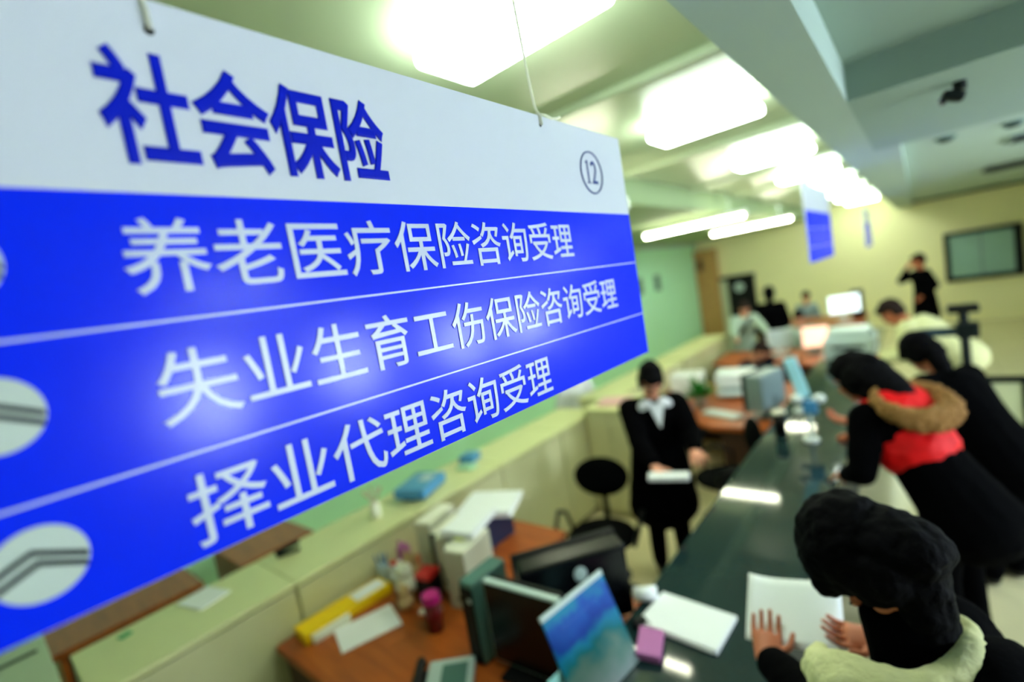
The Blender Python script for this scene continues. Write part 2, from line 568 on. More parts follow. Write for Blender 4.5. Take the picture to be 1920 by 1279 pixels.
# ------------------------------------------------------------------ lights
LL = ['nearest ceiling light panel, above the top edge of the large blue sign',
      'second ceiling light panel in the trough, just beyond the first crease',
      'third ceiling light panel in the trough, before the rods of the small hanging sign',
      'fourth ceiling light panel of the trough row, right above the small hanging sign',
      'fifth ceiling light panel of the trough row, past the small hanging sign',
      'sixth ceiling light panel of the trough row, small with distance',
      'seventh ceiling light panel of the trough row, last but one before the yellow wall',
      'farthest ceiling light panel of the trough row, by the yellow wall']
lp = None
for k in range(8):
    y = 1.3 + 1.83 * k
    if lp is None:
        lp = thing('ceiling_light', LL[k], 'light', (-0.92, y, 3.2), 'light panels in the ceiling trough')
        h = MB()
        h.box((0, 0, -0.03), (0.6, 0.09, 0.05), bevel=0.006)
        for sx in (-0.22, 0.22):
            h.cyl((sx, 0, -0.02), (sx, 0, 0.0), 0.02)
        h.build('housing', M['housing'], lp)
        MB().box((0, 0, -0.085), (0.60, 0.28, 0.06), bevel=0.028, seg=4).build('diffuser', M['lamp_white'], lp)
        o = lp
    else:
        o = copy_tree(lp)
        o.location = (-0.92, y, 3.2)
        o['label'] = LL[k]
TL = ['fluorescent tube peeking out behind the right edge of the large blue sign',
      'longer fluorescent tube in front of the mint wall, left of the other',
      'farther fluorescent tube, just left of the small hanging sign']
tb = None
for k, y in enumerate((3.5, 6.9, 10.0)):
    if tb is None:
        tb = thing('fluorescent_tube', TL[k], 'light', (-2.355, y, 2.82), 'hanging fluorescent tubes')
        MB().cyl((-0.68, 0, 0), (0.68, 0, 0), 0.022, seg=16).build('tube', M['tube_white'], tb, True)
        h = MB()
        h.box((0, 0, 0.05), (1.42, 0.05, 0.045), bevel=0.008)
        for s in (-1, 1):
            h.box((s * 0.695, 0, 0.012), (0.03, 0.05, 0.07), bevel=0.006)
        h.build('housing', M['housing'], tb)
        for x, zt in ((-0.5, 0.132), (0.5, 0.382)):
            MB().cyl((x, 0, 0.07), (x, 0, zt), 0.005, seg=8).build('hanger_rod', M['chrome'], tb)
    else:
        o = copy_tree(tb)
        o.location = (-2.355, y, 2.82)
        o['label'] = TL[k]

# public side ceiling fittings
v = MB().b2(0.72, 1.9, 8.85, 9.35, 2.865, 2.90, 0.006)
vt = thing('air_vent', 'long black slot air vent in the ceiling before the far wall', 'vent', (1.31, 9.1, 2.90))
v.build('vent_frame', M['vent'], vt, off=(1.31, 9.1, 2.90))
for k in range(3):
    MB().b2(0.76, 1.86, 8.95 + k * 0.12, 8.98 + k * 0.12, 2.845, 2.865).build('slat', M['dark_frame'], vt, off=(1.31, 9.1, 2.90))
vt = thing('air_vent', 'grey square air grille in the ceiling above the black slot vent', 'vent', (0.85, 6.0, 2.90))
MB().b2(0.62, 1.08, 5.78, 6.22, 2.88, 2.90, 0.006).build('vent_frame', M['grey_plastic'], vt, off=(0.85, 6.0, 2.90))
for k in range(6):
    MB().b2(0.66, 1.04, 5.82 + k * 0.068, 5.85 + k * 0.068, 2.87, 2.88).build('slat', M['vent'], vt, off=(0.85, 6.0, 2.90))
ct = thing('ceiling_camera', 'small dark wedge shaped security camera on the grey ceiling', 'camera', (0.155, 2.55, 2.80))
MB().cyl((0, 0, 0), (0, 0, -0.03), 0.02).build('mount', M['dark_green_metal'], ct)
MB().box((-0.02, 0, -0.045), (0.065, 0.045, 0.035), rot=(0, 0.35, 0.3), bevel=0.01).build('body', M['dark_green_metal'], ct)
MB().cyl((-0.046, -0.008, -0.055), (-0.058, -0.011, -0.060), 0.013).build('lens', M['black_gloss'], ct)
for x, y, z, lab in ((0.55, 4.95, 2.90, 'dark round sprinkler head on the ceiling left of the grey grille'), (0.20, 4.85, 2.90, 'faint round smoke detector on the ceiling close to the beam')):
    st = thing('smoke_detector', lab, 'detector', (x, y, z))
    MB().cyl((0, 0, 0), (0, 0, -0.015), 0.06).build('base', M['teal_grey'], st)
    MB().ell((0, 0, -0.018), (0.045, 0.045, 0.02)).build('sensor', M['dark_green_metal'], st, True)


# ------------------------------------------------------------------ hanging signs
def text_mesh(body, size, xs=1.0, bold=0.0, ext=0.0006):
    cu = bpy.data.curves.new('lettering', 'FONT')
    cu.body = body
    cu.size = size
    cu.bevel_depth = bold * size
    cu.bevel_resolution = 1
    cu.extrude = ext
    cu.align_x = 'LEFT'
    cu.resolution_u = 4
    o = bpy.data.objects.new('lettering', cu)
    COL.objects.link(o)
    bpy.context.view_layer.update()
    me = bpy.data.meshes.new_from_object(o.evaluated_get(bpy.context.evaluated_depsgraph_get()))
    bpy.data.objects.remove(o)
    me.transform(Matrix.Scale(xs, 4, (1, 0, 0)))
    return me


SX = Matrix(((0, 0, 1, 0), (1, 0, 0, 0), (0, 1, 0, 0), (0, 0, 0, 1)))   # text x -> Y, y -> Z, depth -> X


def fit_text(sign, body, y0, y1, z0, z1, m, bold=0.0, name='lettering', shear=0.0):
    me = text_mesh(body, 1.0, 1.0, bold, 0.004)
    xs = [v.co.x for v in me.vertices]
    ys = [v.co.y for v in me.vertices]
    ax, bx, ay, by = min(xs), max(xs), min(ys), max(ys)
    for v in me.vertices:
        v.co.x = y0 + (v.co.x - ax) / (bx - ax) * (y1 - y0)
        v.co.y = z0 + (v.co.y - ay) / (by - ay) * (z1 - z0)
        v.co.z = v.co.z * 0.03 + 0.0012
    me.transform(SX)
    return finish(name, me, m, sign)


SY0, SY1, SZ0, SZ1 = -0.045, 1.062, 2.115, 2.61
ZB, ZL1, ZL2 = 2.4385, 2.328, 2.209


def sign_board(lab, lettered):
    """sign local origin: world Y=0, Z=0 plane of its face at X=-0.5"""
    s = thing('hanging_sign', lab, 'sign', (-0.5, 0, 0), 'blue and white service signs hung over the counter')
    MB().b2(-0.008, -0.0005, SY0, SY1, SZ0, SZ1, 0.001).build('board', M['sign_white'], s)
    MB().b2(-0.0005, 0.0004, SY0, SY1, ZB, SZ1 - 0.001).build('white_band', M['sign_white'], s)
    MB().b2(-0.0005, 0.0004, SY0, SY1, SZ0 + 0.001, ZB).build('blue_band', M['sign_blue'], s)
    for z in (ZL1, ZL2):
        MB().b2(0.0004, 0.0009, SY0, SY1, z - 0.0011, z + 0.0011).build('divider_line', M['sign_text_white'], s)
    MB().cyl((-0.009, 0.168, 2.582), (0.0008, 0.168, 2.582), 0.0042, seg=16).build('eyelet', M['black'], s)
    MB().cyl((-0.009, 0.757, 2.592), (0.0008, 0.757, 2.592), 0.0030, seg=16).build('eyelet', M['black'], s)
    # strings up to the ceiling trough, knotted at the eyelets
    t = MB()
    t.tube([(0.003, 0.168, 2.582), (0.004, 0.168, 2.597), (0.001, 0.167, 2.611), (-0.004, 0.166, 2.618), (-0.004, 0.165, 2.66), (-0.004, 0.163, 3.2)], 0.0024)
    t.ell((-0.003, 0.166, 2.617), (0.005, 0.006, 0.006), seg=10)
    t.tube([(-0.003, 0.166, 2.617), (0.004, 0.172, 2.624), (0.004, 0.181, 2.622), (0.001, 0.184, 2.616), (-0.003, 0.176, 2.615)], 0.0022)
    t.build('string', M['string'], s, True)
    t = MB()
    t.tube([(0.003, 0.757, 2.592), (0.003, 0.757, 2.606), (-0.002, 0.756, 2.614), (-0.004, 0.754, 2.63), (-0.004, 0.748, 2.68), (-0.004, 0.74, 2.80), (-0.004, 0.735, 3.2)], 0.0026)
    t.tube([(-0.002, 0.757, 2.613), (0.002, 0.775, 2.612), (0.002, 0.795, 2.609), (0.003, 0.812, 2.612), (0.003, 0.822, 2.616)], 0.0022)
    t.ell((-0.002, 0.757, 2.613), (0.004, 0.005, 0.005), seg=10)
    t.build('string', M['string'], s, True)
    if not lettered:
        return s
    fit_text(s, '社会保险', 0.118, 0.402, 2.462, 2.562, M['sign_text_blue'], 0.026, 'heading')
    fit_text(s, '养老医疗保险咨询受理', 0.110, 0.802, 2.3515, 2.4175, M['sign_text_white'], 0.007, 'service_line')
    fit_text(s, '失业生育工伤保险咨询受理', 0.112, 0.945, 2.2365, 2.3025, M['sign_text_white'], 0.007, 'service_line')
    fit_text(s, '择业代理咨询受理', 0.115, 0.668, 2.124, 2.190, M['sign_text_white'], 0.007, 'service_line')
    n1 = MB()
    n1.b2(0.0004, 0.0014, 0.9005, 0.9050, 2.499, 2.545)
    n1.b2(0.0004, 0.0014, 0.8955, 0.9100, 2.4985, 2.5008)
    n1.box((0.0009, 0.8985, 2.5415), (0.001, 0.0055, 0.0024), rot=(0.5, 0, 0))
    n1.build('number', M['sign_ring'], s)
    fit_text(s, '2', 0.9155, 0.9385, 2.4985, 2.545, M['sign_ring'], 0.0, 'number')
    ring = [(0.0010, 0.917 + 0.042 * math.cos(a), 2.521 + 0.042 * math.sin(a)) for a in [2 * PI * k / 48 for k in range(48)]]
    MB().tube(ring, 0.0017, closed=True, seg=6).build('number_ring', M['sign_ring'], s, True)
    for zc, yc in ((2.385, 0.0145), (2.2765, 0.0170), (2.165, 0.0205)):
        R = 0.0275
        MB().cyl((0.0002, yc, zc), (0.0010, yc, zc), R, seg=48).build('logo_disc', M['sign_logo'], s)
        b = MB()
        for path in ([(-0.0265, -0.0005), (-0.003, 0.0100), (0.0262, -0.0045)], [(-0.0245, -0.0090), (-0.001, 0.0014), (0.0248, -0.0115)]):
            th = 0.0023
            t = bmesh.new()
            up = [t.verts.new((0.0016, yc + p[0], zc + p[1] + th)) for p in path]
            dn = [t.verts.new((0.0016, yc + p[0], zc + p[1] - th)) for p in path]
            for i in range(2):
                t.faces.new((dn[i], dn[i + 1], up[i + 1], up[i]))
            bmesh.ops.solidify(t, geom=t.faces[:], thickness=0.0008)
            b._merge(t, Matrix.Identity(4))
        b.build('logo_lines', M['sign_navy'], s)
    return s


sign_board('large blue and white hanging sign with Chinese lettering and circled number 12', True)
s2 = sign_board('small distant blue and white hanging sign beside the ceiling beam', False)
s2.location = (-0.5, 3.48, 0.075)
for c in s2.children:
    if c.name.startswith('string'):
        c.scale = (1, 1, 1)
        c.location = (0, 0, 0)
s3 = copy_tree(s2)
s3.location = (-0.5, 7.75, 0.03)
s3['label'] = 'farthest hanging sign, a sliver seen past the small distant sign'
for sg, dz in ((s2, 0.075), (s3, 0.03)):
    for c in sg.children:
        if c.name.startswith('string'):
            me = c.data.copy()
            for vv in me.vertices:
                if vv.co.z > 3.1:
                    vv.co.z -= dz
            c.data = me

# ------------------------------------------------------------------ service counter
ct = thing('service_counter', 'long black polished service counter between staff and public', 'counter', (-0.735, 4.6, 0))
oc = (-0.735, 4.6, 0)
MB().b2(-1.02, -0.45, 0.1, 9.1, 0.86, 0.90, 0.008).build('countertop', M['granite'], ct, off=oc)
MB().b2(-0.98, -0.55, 0.15, 9.05, 0.06, 0.86).build('base_panel', M['granite_side'], ct, off=oc)
MB().b2(-0.94, -0.59, 0.2, 9.0, 0.0, 0.06).build('plinth', M['black'], ct, off=oc)

# ------------------------------------------------------------------ cabinet row behind the desks
CL = ['cream low cabinet beside the pale cabinet, white paper on its top', 'cream low cabinet with the black stapler on its top',
      'cream low cabinet with the blue box file on its top', 'cream low cabinet with the blue pouch near its back edge',
      'farthest cream low cabinet of the row, behind the standing clerk']
for k in range(5):
    y0 = 0.14 + 0.845 * k
    y1 = y0 + 0.838
    if k == 4:
        y1 = 4.2
    cc = (-2.86, (y0 + y1) / 2, 0)
    c = thing('low_cabinet', CL[k], 'cabinet', cc, 'cream low cabinets in a row along the corridor')
    MB().b2(-3.09, -2.64, y0, y1, 0.05, 0.975, 0.004).build('body', M['cabinet'], c, off=cc)
    MB().b2(-3.11, -2.615, y0 - 0.001, y1 + 0.001, 0.975, 1.0, 0.004).build('top', M['cabinet_top'], c, off=cc)
    MB().b2(-3.06, -2.68, y0 + 0.02, y1 - 0.02, 0.0, 0.05).build('plinth', M['desk_edge'], c, off=cc)
    for a, b in ((y0 + 0.004, y1 - 0.004),):
        dr = MB().b2(-2.64, -2.622, a, b, 0.08, 0.96, 0.004).build('door', M['cabinet'], c, off=cc)
pc = (-3.12, -0.35, 0)
c = thing('low_cabinet', 'pale grey green cabinet at the lower left corner with a black slot', 'cabinet', pc)
MB().b2(-3.52, -2.66, -0.8, 0.075, 0.05, 0.975, 0.006).build('body', M['cabinet_pale'], c, off=pc)
MB().b2(-3.54, -2.64, -0.82, 0.085, 0.975, 1.0, 0.006).build('top', M['cabinet_pale'], c, off=pc)
MB().b2(-3.36, -3.33, -0.5, 0.05, 0.998, 1.003).build('slot', M['black'], c, off=pc)
# cabinet that turns the corner into the next bay
rc = (-2.35, 4.1, 0)
c = thing('low_cabinet', 'taller cream cabinet turned across the row, left of the standing clerk', 'cabinet', rc)
MB().b2(-2.6, -2.05, 3.92, 4.5, 0.05, 1.06, 0.004).build('body', M['cabinet'], c, off=rc)
MB().b2(-2.61, -2.03, 3.90, 4.52, 1.06, 1.085, 0.004).build('top', M['cabinet_top'], c, off=rc)
MB().b2(-2.56, -2.34, 3.905, 3.92, 0.08, 1.04, 0.003).build('door', M['cabinet'], c, off=rc)
MB().b2(-2.33, -2.08, 3.905, 3.92, 0.08, 1.04, 0.003).build('door', M['cabinet'], c, off=rc)
# more cabinets further down the corridor
for k, lab in enumerate(('cream low cabinet far down the corridor, nearer one behind the pot plant', 'cream low cabinet far down the corridor, beside the wooden pillar')):
    y0 = 4.6 + k * 2.2
    cc = (-2.86, y0 + 1.0, 0)
    c = thing('low_cabinet', lab, 'cabinet', cc)
    MB().b2(-3.09, -2.66, y0, y0 + 2.1, 0.05, 0.975, 0.004).build('body', M['cabinet'], c, off=cc)
    MB().b2(-3.11, -2.64, y0 - 0.01, y0 + 2.11, 0.975, 1.0, 0.004).build('top', M['cabinet_top'], c, off=cc)
# brown desks beyond the cabinets
for k, (y0, y1, x0, x1, lab) in enumerate(((1.08, 1.62, -4.5, -3.75, 'brown desk end behind the cream cabinets, right of the other'), (0.10, 0.86, -4.5, -3.8, 'brown desk behind the cream cabinets, below the sign near the lower left corner'))):
    cc = ((x0 + x1) / 2, (y0 + y1) / 2, 0)
    c = thing('back_desk', lab, 'desk', cc, 'brown desks behind the cabinets')
    MB().b2(x0, x1, y0, y1, 0.71, 0.75, 0.006).build('desktop', M['desk'], c, off=cc)
    MB().b2(x0 + 0.05, x1 - 0.02, y0 + 0.03, y0 + 0.06, 0, 0.71).build('side_panel', M['desk'], c, off=cc)
    MB().b2(x0 + 0.05, x1 - 0.02, y1 - 0.06, y1 - 0.03, 0, 0.71).build('side_panel', M['desk'], c, off=cc)
    MB().b2(x1 - 0.05, x1 - 0.02, y0 + 0.06, y1 - 0.06, 0.2, 0.71).build('front_panel', M['desk_edge'] if k else M['desk'], c, off=cc)


# ------------------------------------------------------------------ staff desks (corner desks that run to the counter)
def staff_desk(lab, pts, y_ref, legs):
    cc = (-1.9, y_ref, 0)
    c = thing('staff_desk', lab, 'desk', cc, 'orange brown corner desks behind the counter')
    MB().prism(pts, 0.71, 0.75, 0.006).build('desktop', M['desk'], c, off=cc)
    for x0, x1, y0, y1 in legs:
        MB().b2(x0, x1, y0, y1, 0.0, 0.71).build('side_panel', M['desk_edge'], c, off=cc)
    return c


staff_desk('orange brown corner desk in front, with the yellow folder on it',
           [(-2.61, 0.82), (-1.05, 0.82), (-1.05, 1.95), (-1.62, 1.95), (-1.76, 2.0), (-1.82, 2.12), (-1.84, 2.36), (-2.61, 2.36)], 1.5,
           [(-2.58, -1.10, 0.85, 0.88), (-2.58, -1.88, 2.29, 2.32), (-1.11, -1.08, 0.9, 1.9)])
staff_desk('orange brown corner desk right of the standing clerk, with the pot plant',
           [(-1.05, 4.55), (-1.62, 4.55), (-1.80, 4.68), (-2.0, 4.95), (-2.05, 5.1), (-2.6, 5.3), (-2.6, 6.3), (-1.05, 6.3)], 5.4,
           [(-1.55, -1.10, 4.6, 4.63), (-2.55, -1.1, 6.22, 6.25), (-1.11, -1.08, 4.7, 6.2)])
staff_desk('orange brown corner desk far down the counter, half hidden by monitors',
           [(-1.05, 7.3), (-2.2, 7.3), (-2.55, 7.6), (-2.55, 8.5), (-1.05, 8.5)], 8.2,
           [(-2.1, -1.10, 7.34, 7.37), (-2.5, -1.1, 8.42, 8.45)])
staff_desk('orange brown desk at the far end, under the lit white monitor',
           [(-0.85, 10.8), (-2.5, 10.8), (-2.5, 12.2), (-0.85, 12.2)], 11.5,
           [(-2.46, -2.43, 10.85, 12.15), (-0.92, -0.89, 10.85, 12.15)])


def monitor(name, lab, loc, rz, w, h, m_back, m_rim, m_screen, deep=0.05, stand=0.10, oval=False, group=None):
    """screen faces local +x; origin on the desk below"""
    t = thing(name, lab, 'monitor', loc, group, rz)
    MB().box((0, 0, stand + h / 2), (0.035, w, h), bevel=0.008).build('bezel', m_rim, t)
    MB().box((0.0185, 0, stand + h / 2), (0.003, w - 0.018, h - 0.018)).build('screen', m_screen, t)
    b = MB()
    b.box((-0.0175 - deep / 2, 0, stand + h / 2), (deep, w - 0.012, h - 0.012), bevel=0.018)
    b.build('back_shell', m_back, t)
    b = MB()
    b.cyl((-0.02 - deep, 0, 0.01), (-0.02 - deep, 0, stand + h * 0.4), 0.03)
    b.build('neck', m_back, t)
    MB().box((-deep * 0.6, 0, 0.0075), (0.2, 0.24, 0.015), bevel=0.006).build('foot', m_back, t)
    if oval:
        MB().ell((-0.019 - deep, -0.02, stand + h * 0.76), (0.004, 0.030, 0.034), seg=24).build('emblem', M['silver'], t, True)
    return t


# near desk: two screens back to back
monitor('monitor', 'black monitor seen from behind with a white oval emblem', (-1.33, 1.66, 0.75), math.atan2(0.61, -0.79), 0.50, 0.34, M['black_gloss'], M['black'], M['black_gloss'], deep=0.13, stand=0.06, oval=True)
monitor('monitor', 'dark monitor with a silver rim, left of the emblem monitor', (-1.31, 1.31, 0.75), math.radians(-86), 0.37, 0.36, M['black'], M['silver'], M['black_gloss'], deep=0.04, stand=0.03)
ctw = thing('computer_tower', 'teal grey computer tower standing on the desk beside the cream files', 'computer', (-1.57, 1.36, 0.75))
MB().box((0, 0, 0.19), (0.085, 0.22, 0.37), bevel=0.012).build('case', M['teal_grey'], ctw)
MB().box((0, -0.112, 0.18), (0.07, 0.008, 0.34), bevel=0.003).build('front_panel', M['dark_green_metal'], ctw)
MB().box((0.02, -0.118, 0.30), (0.02, 0.006, 0.02), bevel=0.002).build('power_button', M['silver'], ctw)
for sx in (-0.03, 0.03):
    MB().box((sx, 0, 0.0025), (0.02, 0.2, 0.005)).build('foot', M['black'], ctw)
# far desks
monitor('monitor', 'grey monitor seen side on, behind the standing clerk at the plant desk', (-1.30, 5.0, 0.75), math.radians(165), 0.44, 0.36, M['grey_plastic'], M['black'], M['black_gloss'], deep=0.16, stand=0.08)
monitor('monitor', 'lit white monitor at the far end below the yellow wall', (-1.16, 11.2, 0.75), math.radians(-60), 0.55, 0.34, M['white_plastic'], M['white_plastic'], M['screen_white'], stand=0.16)
monitor('monitor', 'monitor with a peach coloured lit screen', (-1.21, 8.0, 0.75), math.radians(-70), 0.34, 0.30, M['grey_plastic'], M['grey_plastic'], M['screen_pink'], stand=0.10)
monitor('monitor', 'pale white monitor left of the peach coloured screen', (-1.68, 8.05, 0.75), math.radians(-60), 0.34, 0.28, M['white_plastic'], M['white_plastic'], M['silver'], stand=0.10)
t = thing('loudspeaker', 'black upright box right of the lit white monitor', 'loudspeaker', (-0.98, 11.62, 0.75))
MB().box((0, 0, 0.27), (0.2, 0.2, 0.54), bevel=0.015).build('body', M['black'], t)
MB().cyl((0, -0.101, 0.38), (0, -0.105, 0.38), 0.06).build('cone', M['black_gloss'], t)

# ------------------------------------------------------------------ things on the near desk
Z = 0.75
fd = thing('yellow_folder', 'bright yellow folder box with a white label on the front desk', 'folder', (-2.50, 1.16, Z), None, math.radians(86))
MB().box((0, 0, 0.025), (0.50, 0.14, 0.05), bevel=0.004).build('box', M['yellow'], fd)
MB().box((0.14, 0, 0.0515), (0.18, 0.10, 0.003)).build('label', M['paper'], fd)
MB().box((-0.12, -0.085, 0.02), (0.20, 0.03, 0.04), bevel=0.004).build('flap', M['paper_warm'], fd)
tag(MB().box((0, 0, 0.002), (0.30, 0.215, 0.004)).build('paper_sheet', M['paper']), 'white sheet of paper on the front desk before the yellow folder', 'paper')
o = bpy.data.objects['paper_sheet']
o.location = (-2.27, 1.145, Z)
o.rotation_euler = (0, 0, math.radians(70))
cp = thing('tumbler', 'magenta tumbler on the front desk right of the white sheet', 'cup', (-1.92, 1.31, Z))
MB().cyl((0, 0, 0), (0, 0, 0.15), 0.038, 0.044, seg=28).build('cup', M['dark_red'], cp, True)
MB().cyl((0, 0, 0.15), (0, 0, 0.185), 0.047, 0.044, seg=28).build('lid', M['magenta'], cp)
tp = thing('telephone', 'pale desk telephone with a black handset at the bottom edge', 'telephone', (-1.62, 1.09, Z), None, math.radians(40))
MB().box((0.03, 0, 0.022), (0.20, 0.19, 0.044), bevel=0.012).build('base', M['silver'], tp)
MB().box((0.05, -0.01, 0.046), (0.11, 0.13, 0.006), bevel=0.002).build('keypad', M['teal_grey'], tp)
h = MB()
h.rcone((-0.105, -0.09, 0.05), (-0.105, 0.09, 0.05), 0.020, 0.020)
h.ell((-0.105, -0.085, 0.038), (0.026, 0.026, 0.018))
h.ell((-0.105, 0.085, 0.038), (0.026, 0.026, 0.018))
h.build('handset', M['black'], tp, True)
MB().box((-0.105, 0, 0.012), (0.055, 0.15, 0.024), bevel=0.006).build('cradle', M['black'], tp)
# standing files
FL = [('file_box', 'cream file box at the right end of the standing row, beside the grey tower', M['file_cream'], -1.91, 1.48, 0.13, 0.31),
      ('file_box', 'narrow dark green file box between the two cream ones', M['file_dark'], -2.013, 1.52, 0.045, 0.29),
      ('file_box', 'narrow cream file box behind the red box', M['file_cream'], -2.09, 1.55, 0.075, 0.31),
      ('file_box', 'dark green file box left of the narrow cream one', M['file_dark'], -2.18, 1.58, 0.06, 0.30),
      ('file_box', 'cream file box at the left end of the standing row, near the cabinet', M['file_cream'], -2.30, 1.60, 0.11, 0.33)]
for nm, lab, m, x, y, w, hh in FL:
    t = thing(nm, lab, 'file box', (x, y, Z), 'file boxes standing in a row on the front desk', math.radians(12))
    MB().b2(-w / 2, w / 2, 0, 0.26, 0.0, hh, 0.003).build('case', m, t)
    MB().b2(-w / 2 + 0.004, w / 2 - 0.004, 0.01, 0.255, hh - 0.002, hh + 0.004).build('papers', M['paper_warm'], t)
    MB().cyl((0, 0.002, 0.06), (0, -0.002, 0.06), min(0.012, w * 0.3), seg=16).build('finger_hole', M['black'], t)
# paper stacks lying across the files and behind them
bs = thing('document_tray', 'dark navy tray holding a stack of white papers behind the file boxes', 'tray', (-2.18, 2.08, Z))
MB().b2(-0.17, 0.02, -0.13, 0.14, 0.0, 0.22, 0.006).build('tray_body', mat('dark_navy_plastic', (20, 34, 66), 0.4), bs)
for k, (x, y, z, a, w, l, lab) in enumerate(((-2.22, 2.10, 0.97, 24, 0.36, 0.30, 'white pile of papers on the navy tray, upper of the two piles'), (-2.02, 1.73, 1.066, 15, 0.20, 0.30, 'white pile of papers lying across the file boxes, lower of the two piles'))):
    t = thing('paper_pile', lab, 'papers', (x, y, z), 'white paper piles by the file boxes', math.radians(a))
    m_ = MB()
    for j in range(5):
        m_.box((random.uniform(-.006, .006), random.uniform(-.006, .006), 0.005 + j * 0.008), (w, l, 0.0078), rot=(0, 0, random.uniform(-.05, .05)))
    m_.build('sheets', M['paper'], t)
for k, (x, y, z, lab) in enumerate(((-1.97, 1.60, 1.064, 'lime yellow sticky note stuck on the rightmost cream file box'), (-2.10, 1.63, 1.066, 'lime yellow sticky note stuck on the narrow cream file box'))):
    t = MB().box((0, 0, 0.003), (0.06, 0.05, 0.004), rot=(0.05, 0.05, 0.4)).build('sticky_note', mat('lime_note', (226, 232, 80), 0.6))
    t.location = (x, y, z)
    tag(t, lab, 'note', 'sticky notes on the file boxes')
# bits and pieces between the folder and the files
rb = thing('red_box', 'small red box standing left of the narrow cream file', 'box', (-2.13, 1.46, Z))
MB().box((0, 0, 0.07), (0.09, 0.10, 0.14), bevel=0.004, rot=(0, 0, 0.3)).build('body', M['black'], rb)
MB().box((0, 0, 0.155), (0.095, 0.105, 0.03), bevel=0.005, rot=(0, 0, 0.3)).build('lid', M['red_plastic'], rb)
pb = thing('pen_cup', 'blue pen cup by the cabinet at the end of the yellow folder', 'cup', (-2.55, 1.45, Z))
MB().cyl((0, 0, 0), (0, 0, 0.10), 0.034, 0.038, seg=20).build('cup', M['silver'], pb)
for k in range(5):
    a = k * 1.25
    MB().cyl((0.012 * math.cos(a), 0.012 * math.sin(a), 0.02), (0.034 * math.cos(a), 0.034 * math.sin(a), 0.165), 0.0045, seg=8).build('pen', M['blue_deep' if k % 2 else 'blue_plastic'], pb)
for k, (x, y, r, m, lab) in enumerate(((-2.46, 1.475, 0.035, 'white_plastic', 'small white round trinket with a red cap at the end of the yellow folder'),
                                      (-2.53, 1.60, 0.045, 'pink', 'violet stuffed trinket in the clutter behind the yellow folder'),
                                      (-2.39, 1.535, 0.045, 'tan', 'tan stuffed trinket in the clutter left of the red box'),
                                      (-2.30, 1.43, 0.05, 'paper_warm', 'cream stuffed trinket nearest the white sheet'),
                                      (-2.20, 1.345, 0.036, 'tan', 'tan wooden trinket standing in front of the red box'))):
    t = thing('trinket', lab, 'trinket', (x, y, Z), 'little trinkets in the desk clutter')
    r *= 1.25
    MB().ell((0, 0, r * 0.9), (r, r, r * 0.9)).build('body', M[m], t, True)
    MB().ell((0, 0, r * 2.2), (r * 0.75, r * 0.75, r * 0.7)).build('head', M[m], t, True)
    if k == 0:
        MB().ell((0, 0, r * 2.8), (r * 0.6, r * 0.6, r * 0.3)).build('cap', M['red_plastic'], t, True)
    else:
        for s in (-1, 1):
            MB().ell((s * r * 0.5, 0, r * 2.85), (r * 0.28, r * 0.2, r * 0.3), seg=10).build('ear', M[m], t, True)
tag(MB().box((-2.05, 1.385, Z + 0.008), (0.12, 0.035, 0.016), rot=(0, 0, 0.6), bevel=0.004).build('ruler_box', M['paper_warm']), 'narrow cream pencil case in front of the narrow cream file', 'case')

# things on the cabinets
tag(MB().box((-2.98, 0.66, 1.003), (0.21, 0.16, 0.006), rot=(0, 0, 0.25)).build('paper_sheet', M['paper']), 'white paper lying on the cream cabinet top at lower left', 'paper')
tag(MB().box((-3.02, 0.33, 1.003), (0.04, 0.05, 0.006), rot=(0, 0, 0.3), bevel=0.002).build('sticker_roll', mat('green_print', (70, 160, 96), 0.6)), 'little green sticker on the cream cabinet beside the pale one', 'sticker')
st = thing('stapler', 'black stapler on the cream cabinet under the last line of the sign', 'stapler', (-2.99, 1.12, 1.0), None, 1.2)
MB().box((0, 0, 0.008), (0.13, 0.035, 0.016), bevel=0.004).build('base', M['black'], st)
MB().box((0.0, 0, 0.042), (0.14, 0.03, 0.024), rot=(0, -0.16, 0), bevel=0.008).build('arm', M['black'], st)
MB().cyl((-0.055, -0.018, 0.028), (-0.055, 0.018, 0.028), 0.014).build('hinge', M['black'], st)
bb = thing('blue_box_file', 'sky blue box file on the cream cabinet, above the paper piles', 'box file', (-2.86, 2.05, 1.0), None, 0.35)
MB().box((0, 0, 0.055), (0.24, 0.33, 0.07), rot=(0, 0, 0), bevel=0.006).build('case', M['blue_plastic'], bb)
MB().box((0.03, 0.05, 0.0915), (0.09, 0.11, 0.003)).build('label', M['silver'], bb)
MB().box((-0.02, -0.08, 0.01), (0.10, 0.12, 0.02)).build('foot', M['black'], bb)
tag(MB().box((-2.96, 2.66, 1.03), (0.13, 0.16, 0.06), rot=(0, 0, 0.3), bevel=0.012).build('blue_pouch', M['blue_plastic']), 'small blue pouch on the cream cabinet beyond the blue box file', 'pouch')
tag(MB().box((-2.86, 2.52, 1.012), (0.14, 0.10, 0.024), rot=(0, 0, 0.2), bevel=0.006).build('tissue_pack', mat('pale_mint_pack', (176, 226, 190), 0.5)), 'pale mint tissue pack in front of the blue pouch', 'tissues')
vs = thing('flower_vase', 'slim vase of dried stems on the cream cabinet above the file boxes', 'vase', (-2.86, 1.66, 1.0))
MB().cyl((0, 0, 0), (0, 0, 0.10), 0.035, 0.028).build('vase', M['paper_warm'], vs)
for k in range(7):
    a = k * 0.9
    MB().tube([(0, 0, 0.08), (0.03 * math.cos(a), 0.03 * math.sin(a), 0.14), (0.06 * math.cos(a), 0.06 * math.sin(a), 0.19)], [0.004, 0.003, 0.007]).build('stem', M['tan' if k % 2 else 'file_cream'], vs, True)
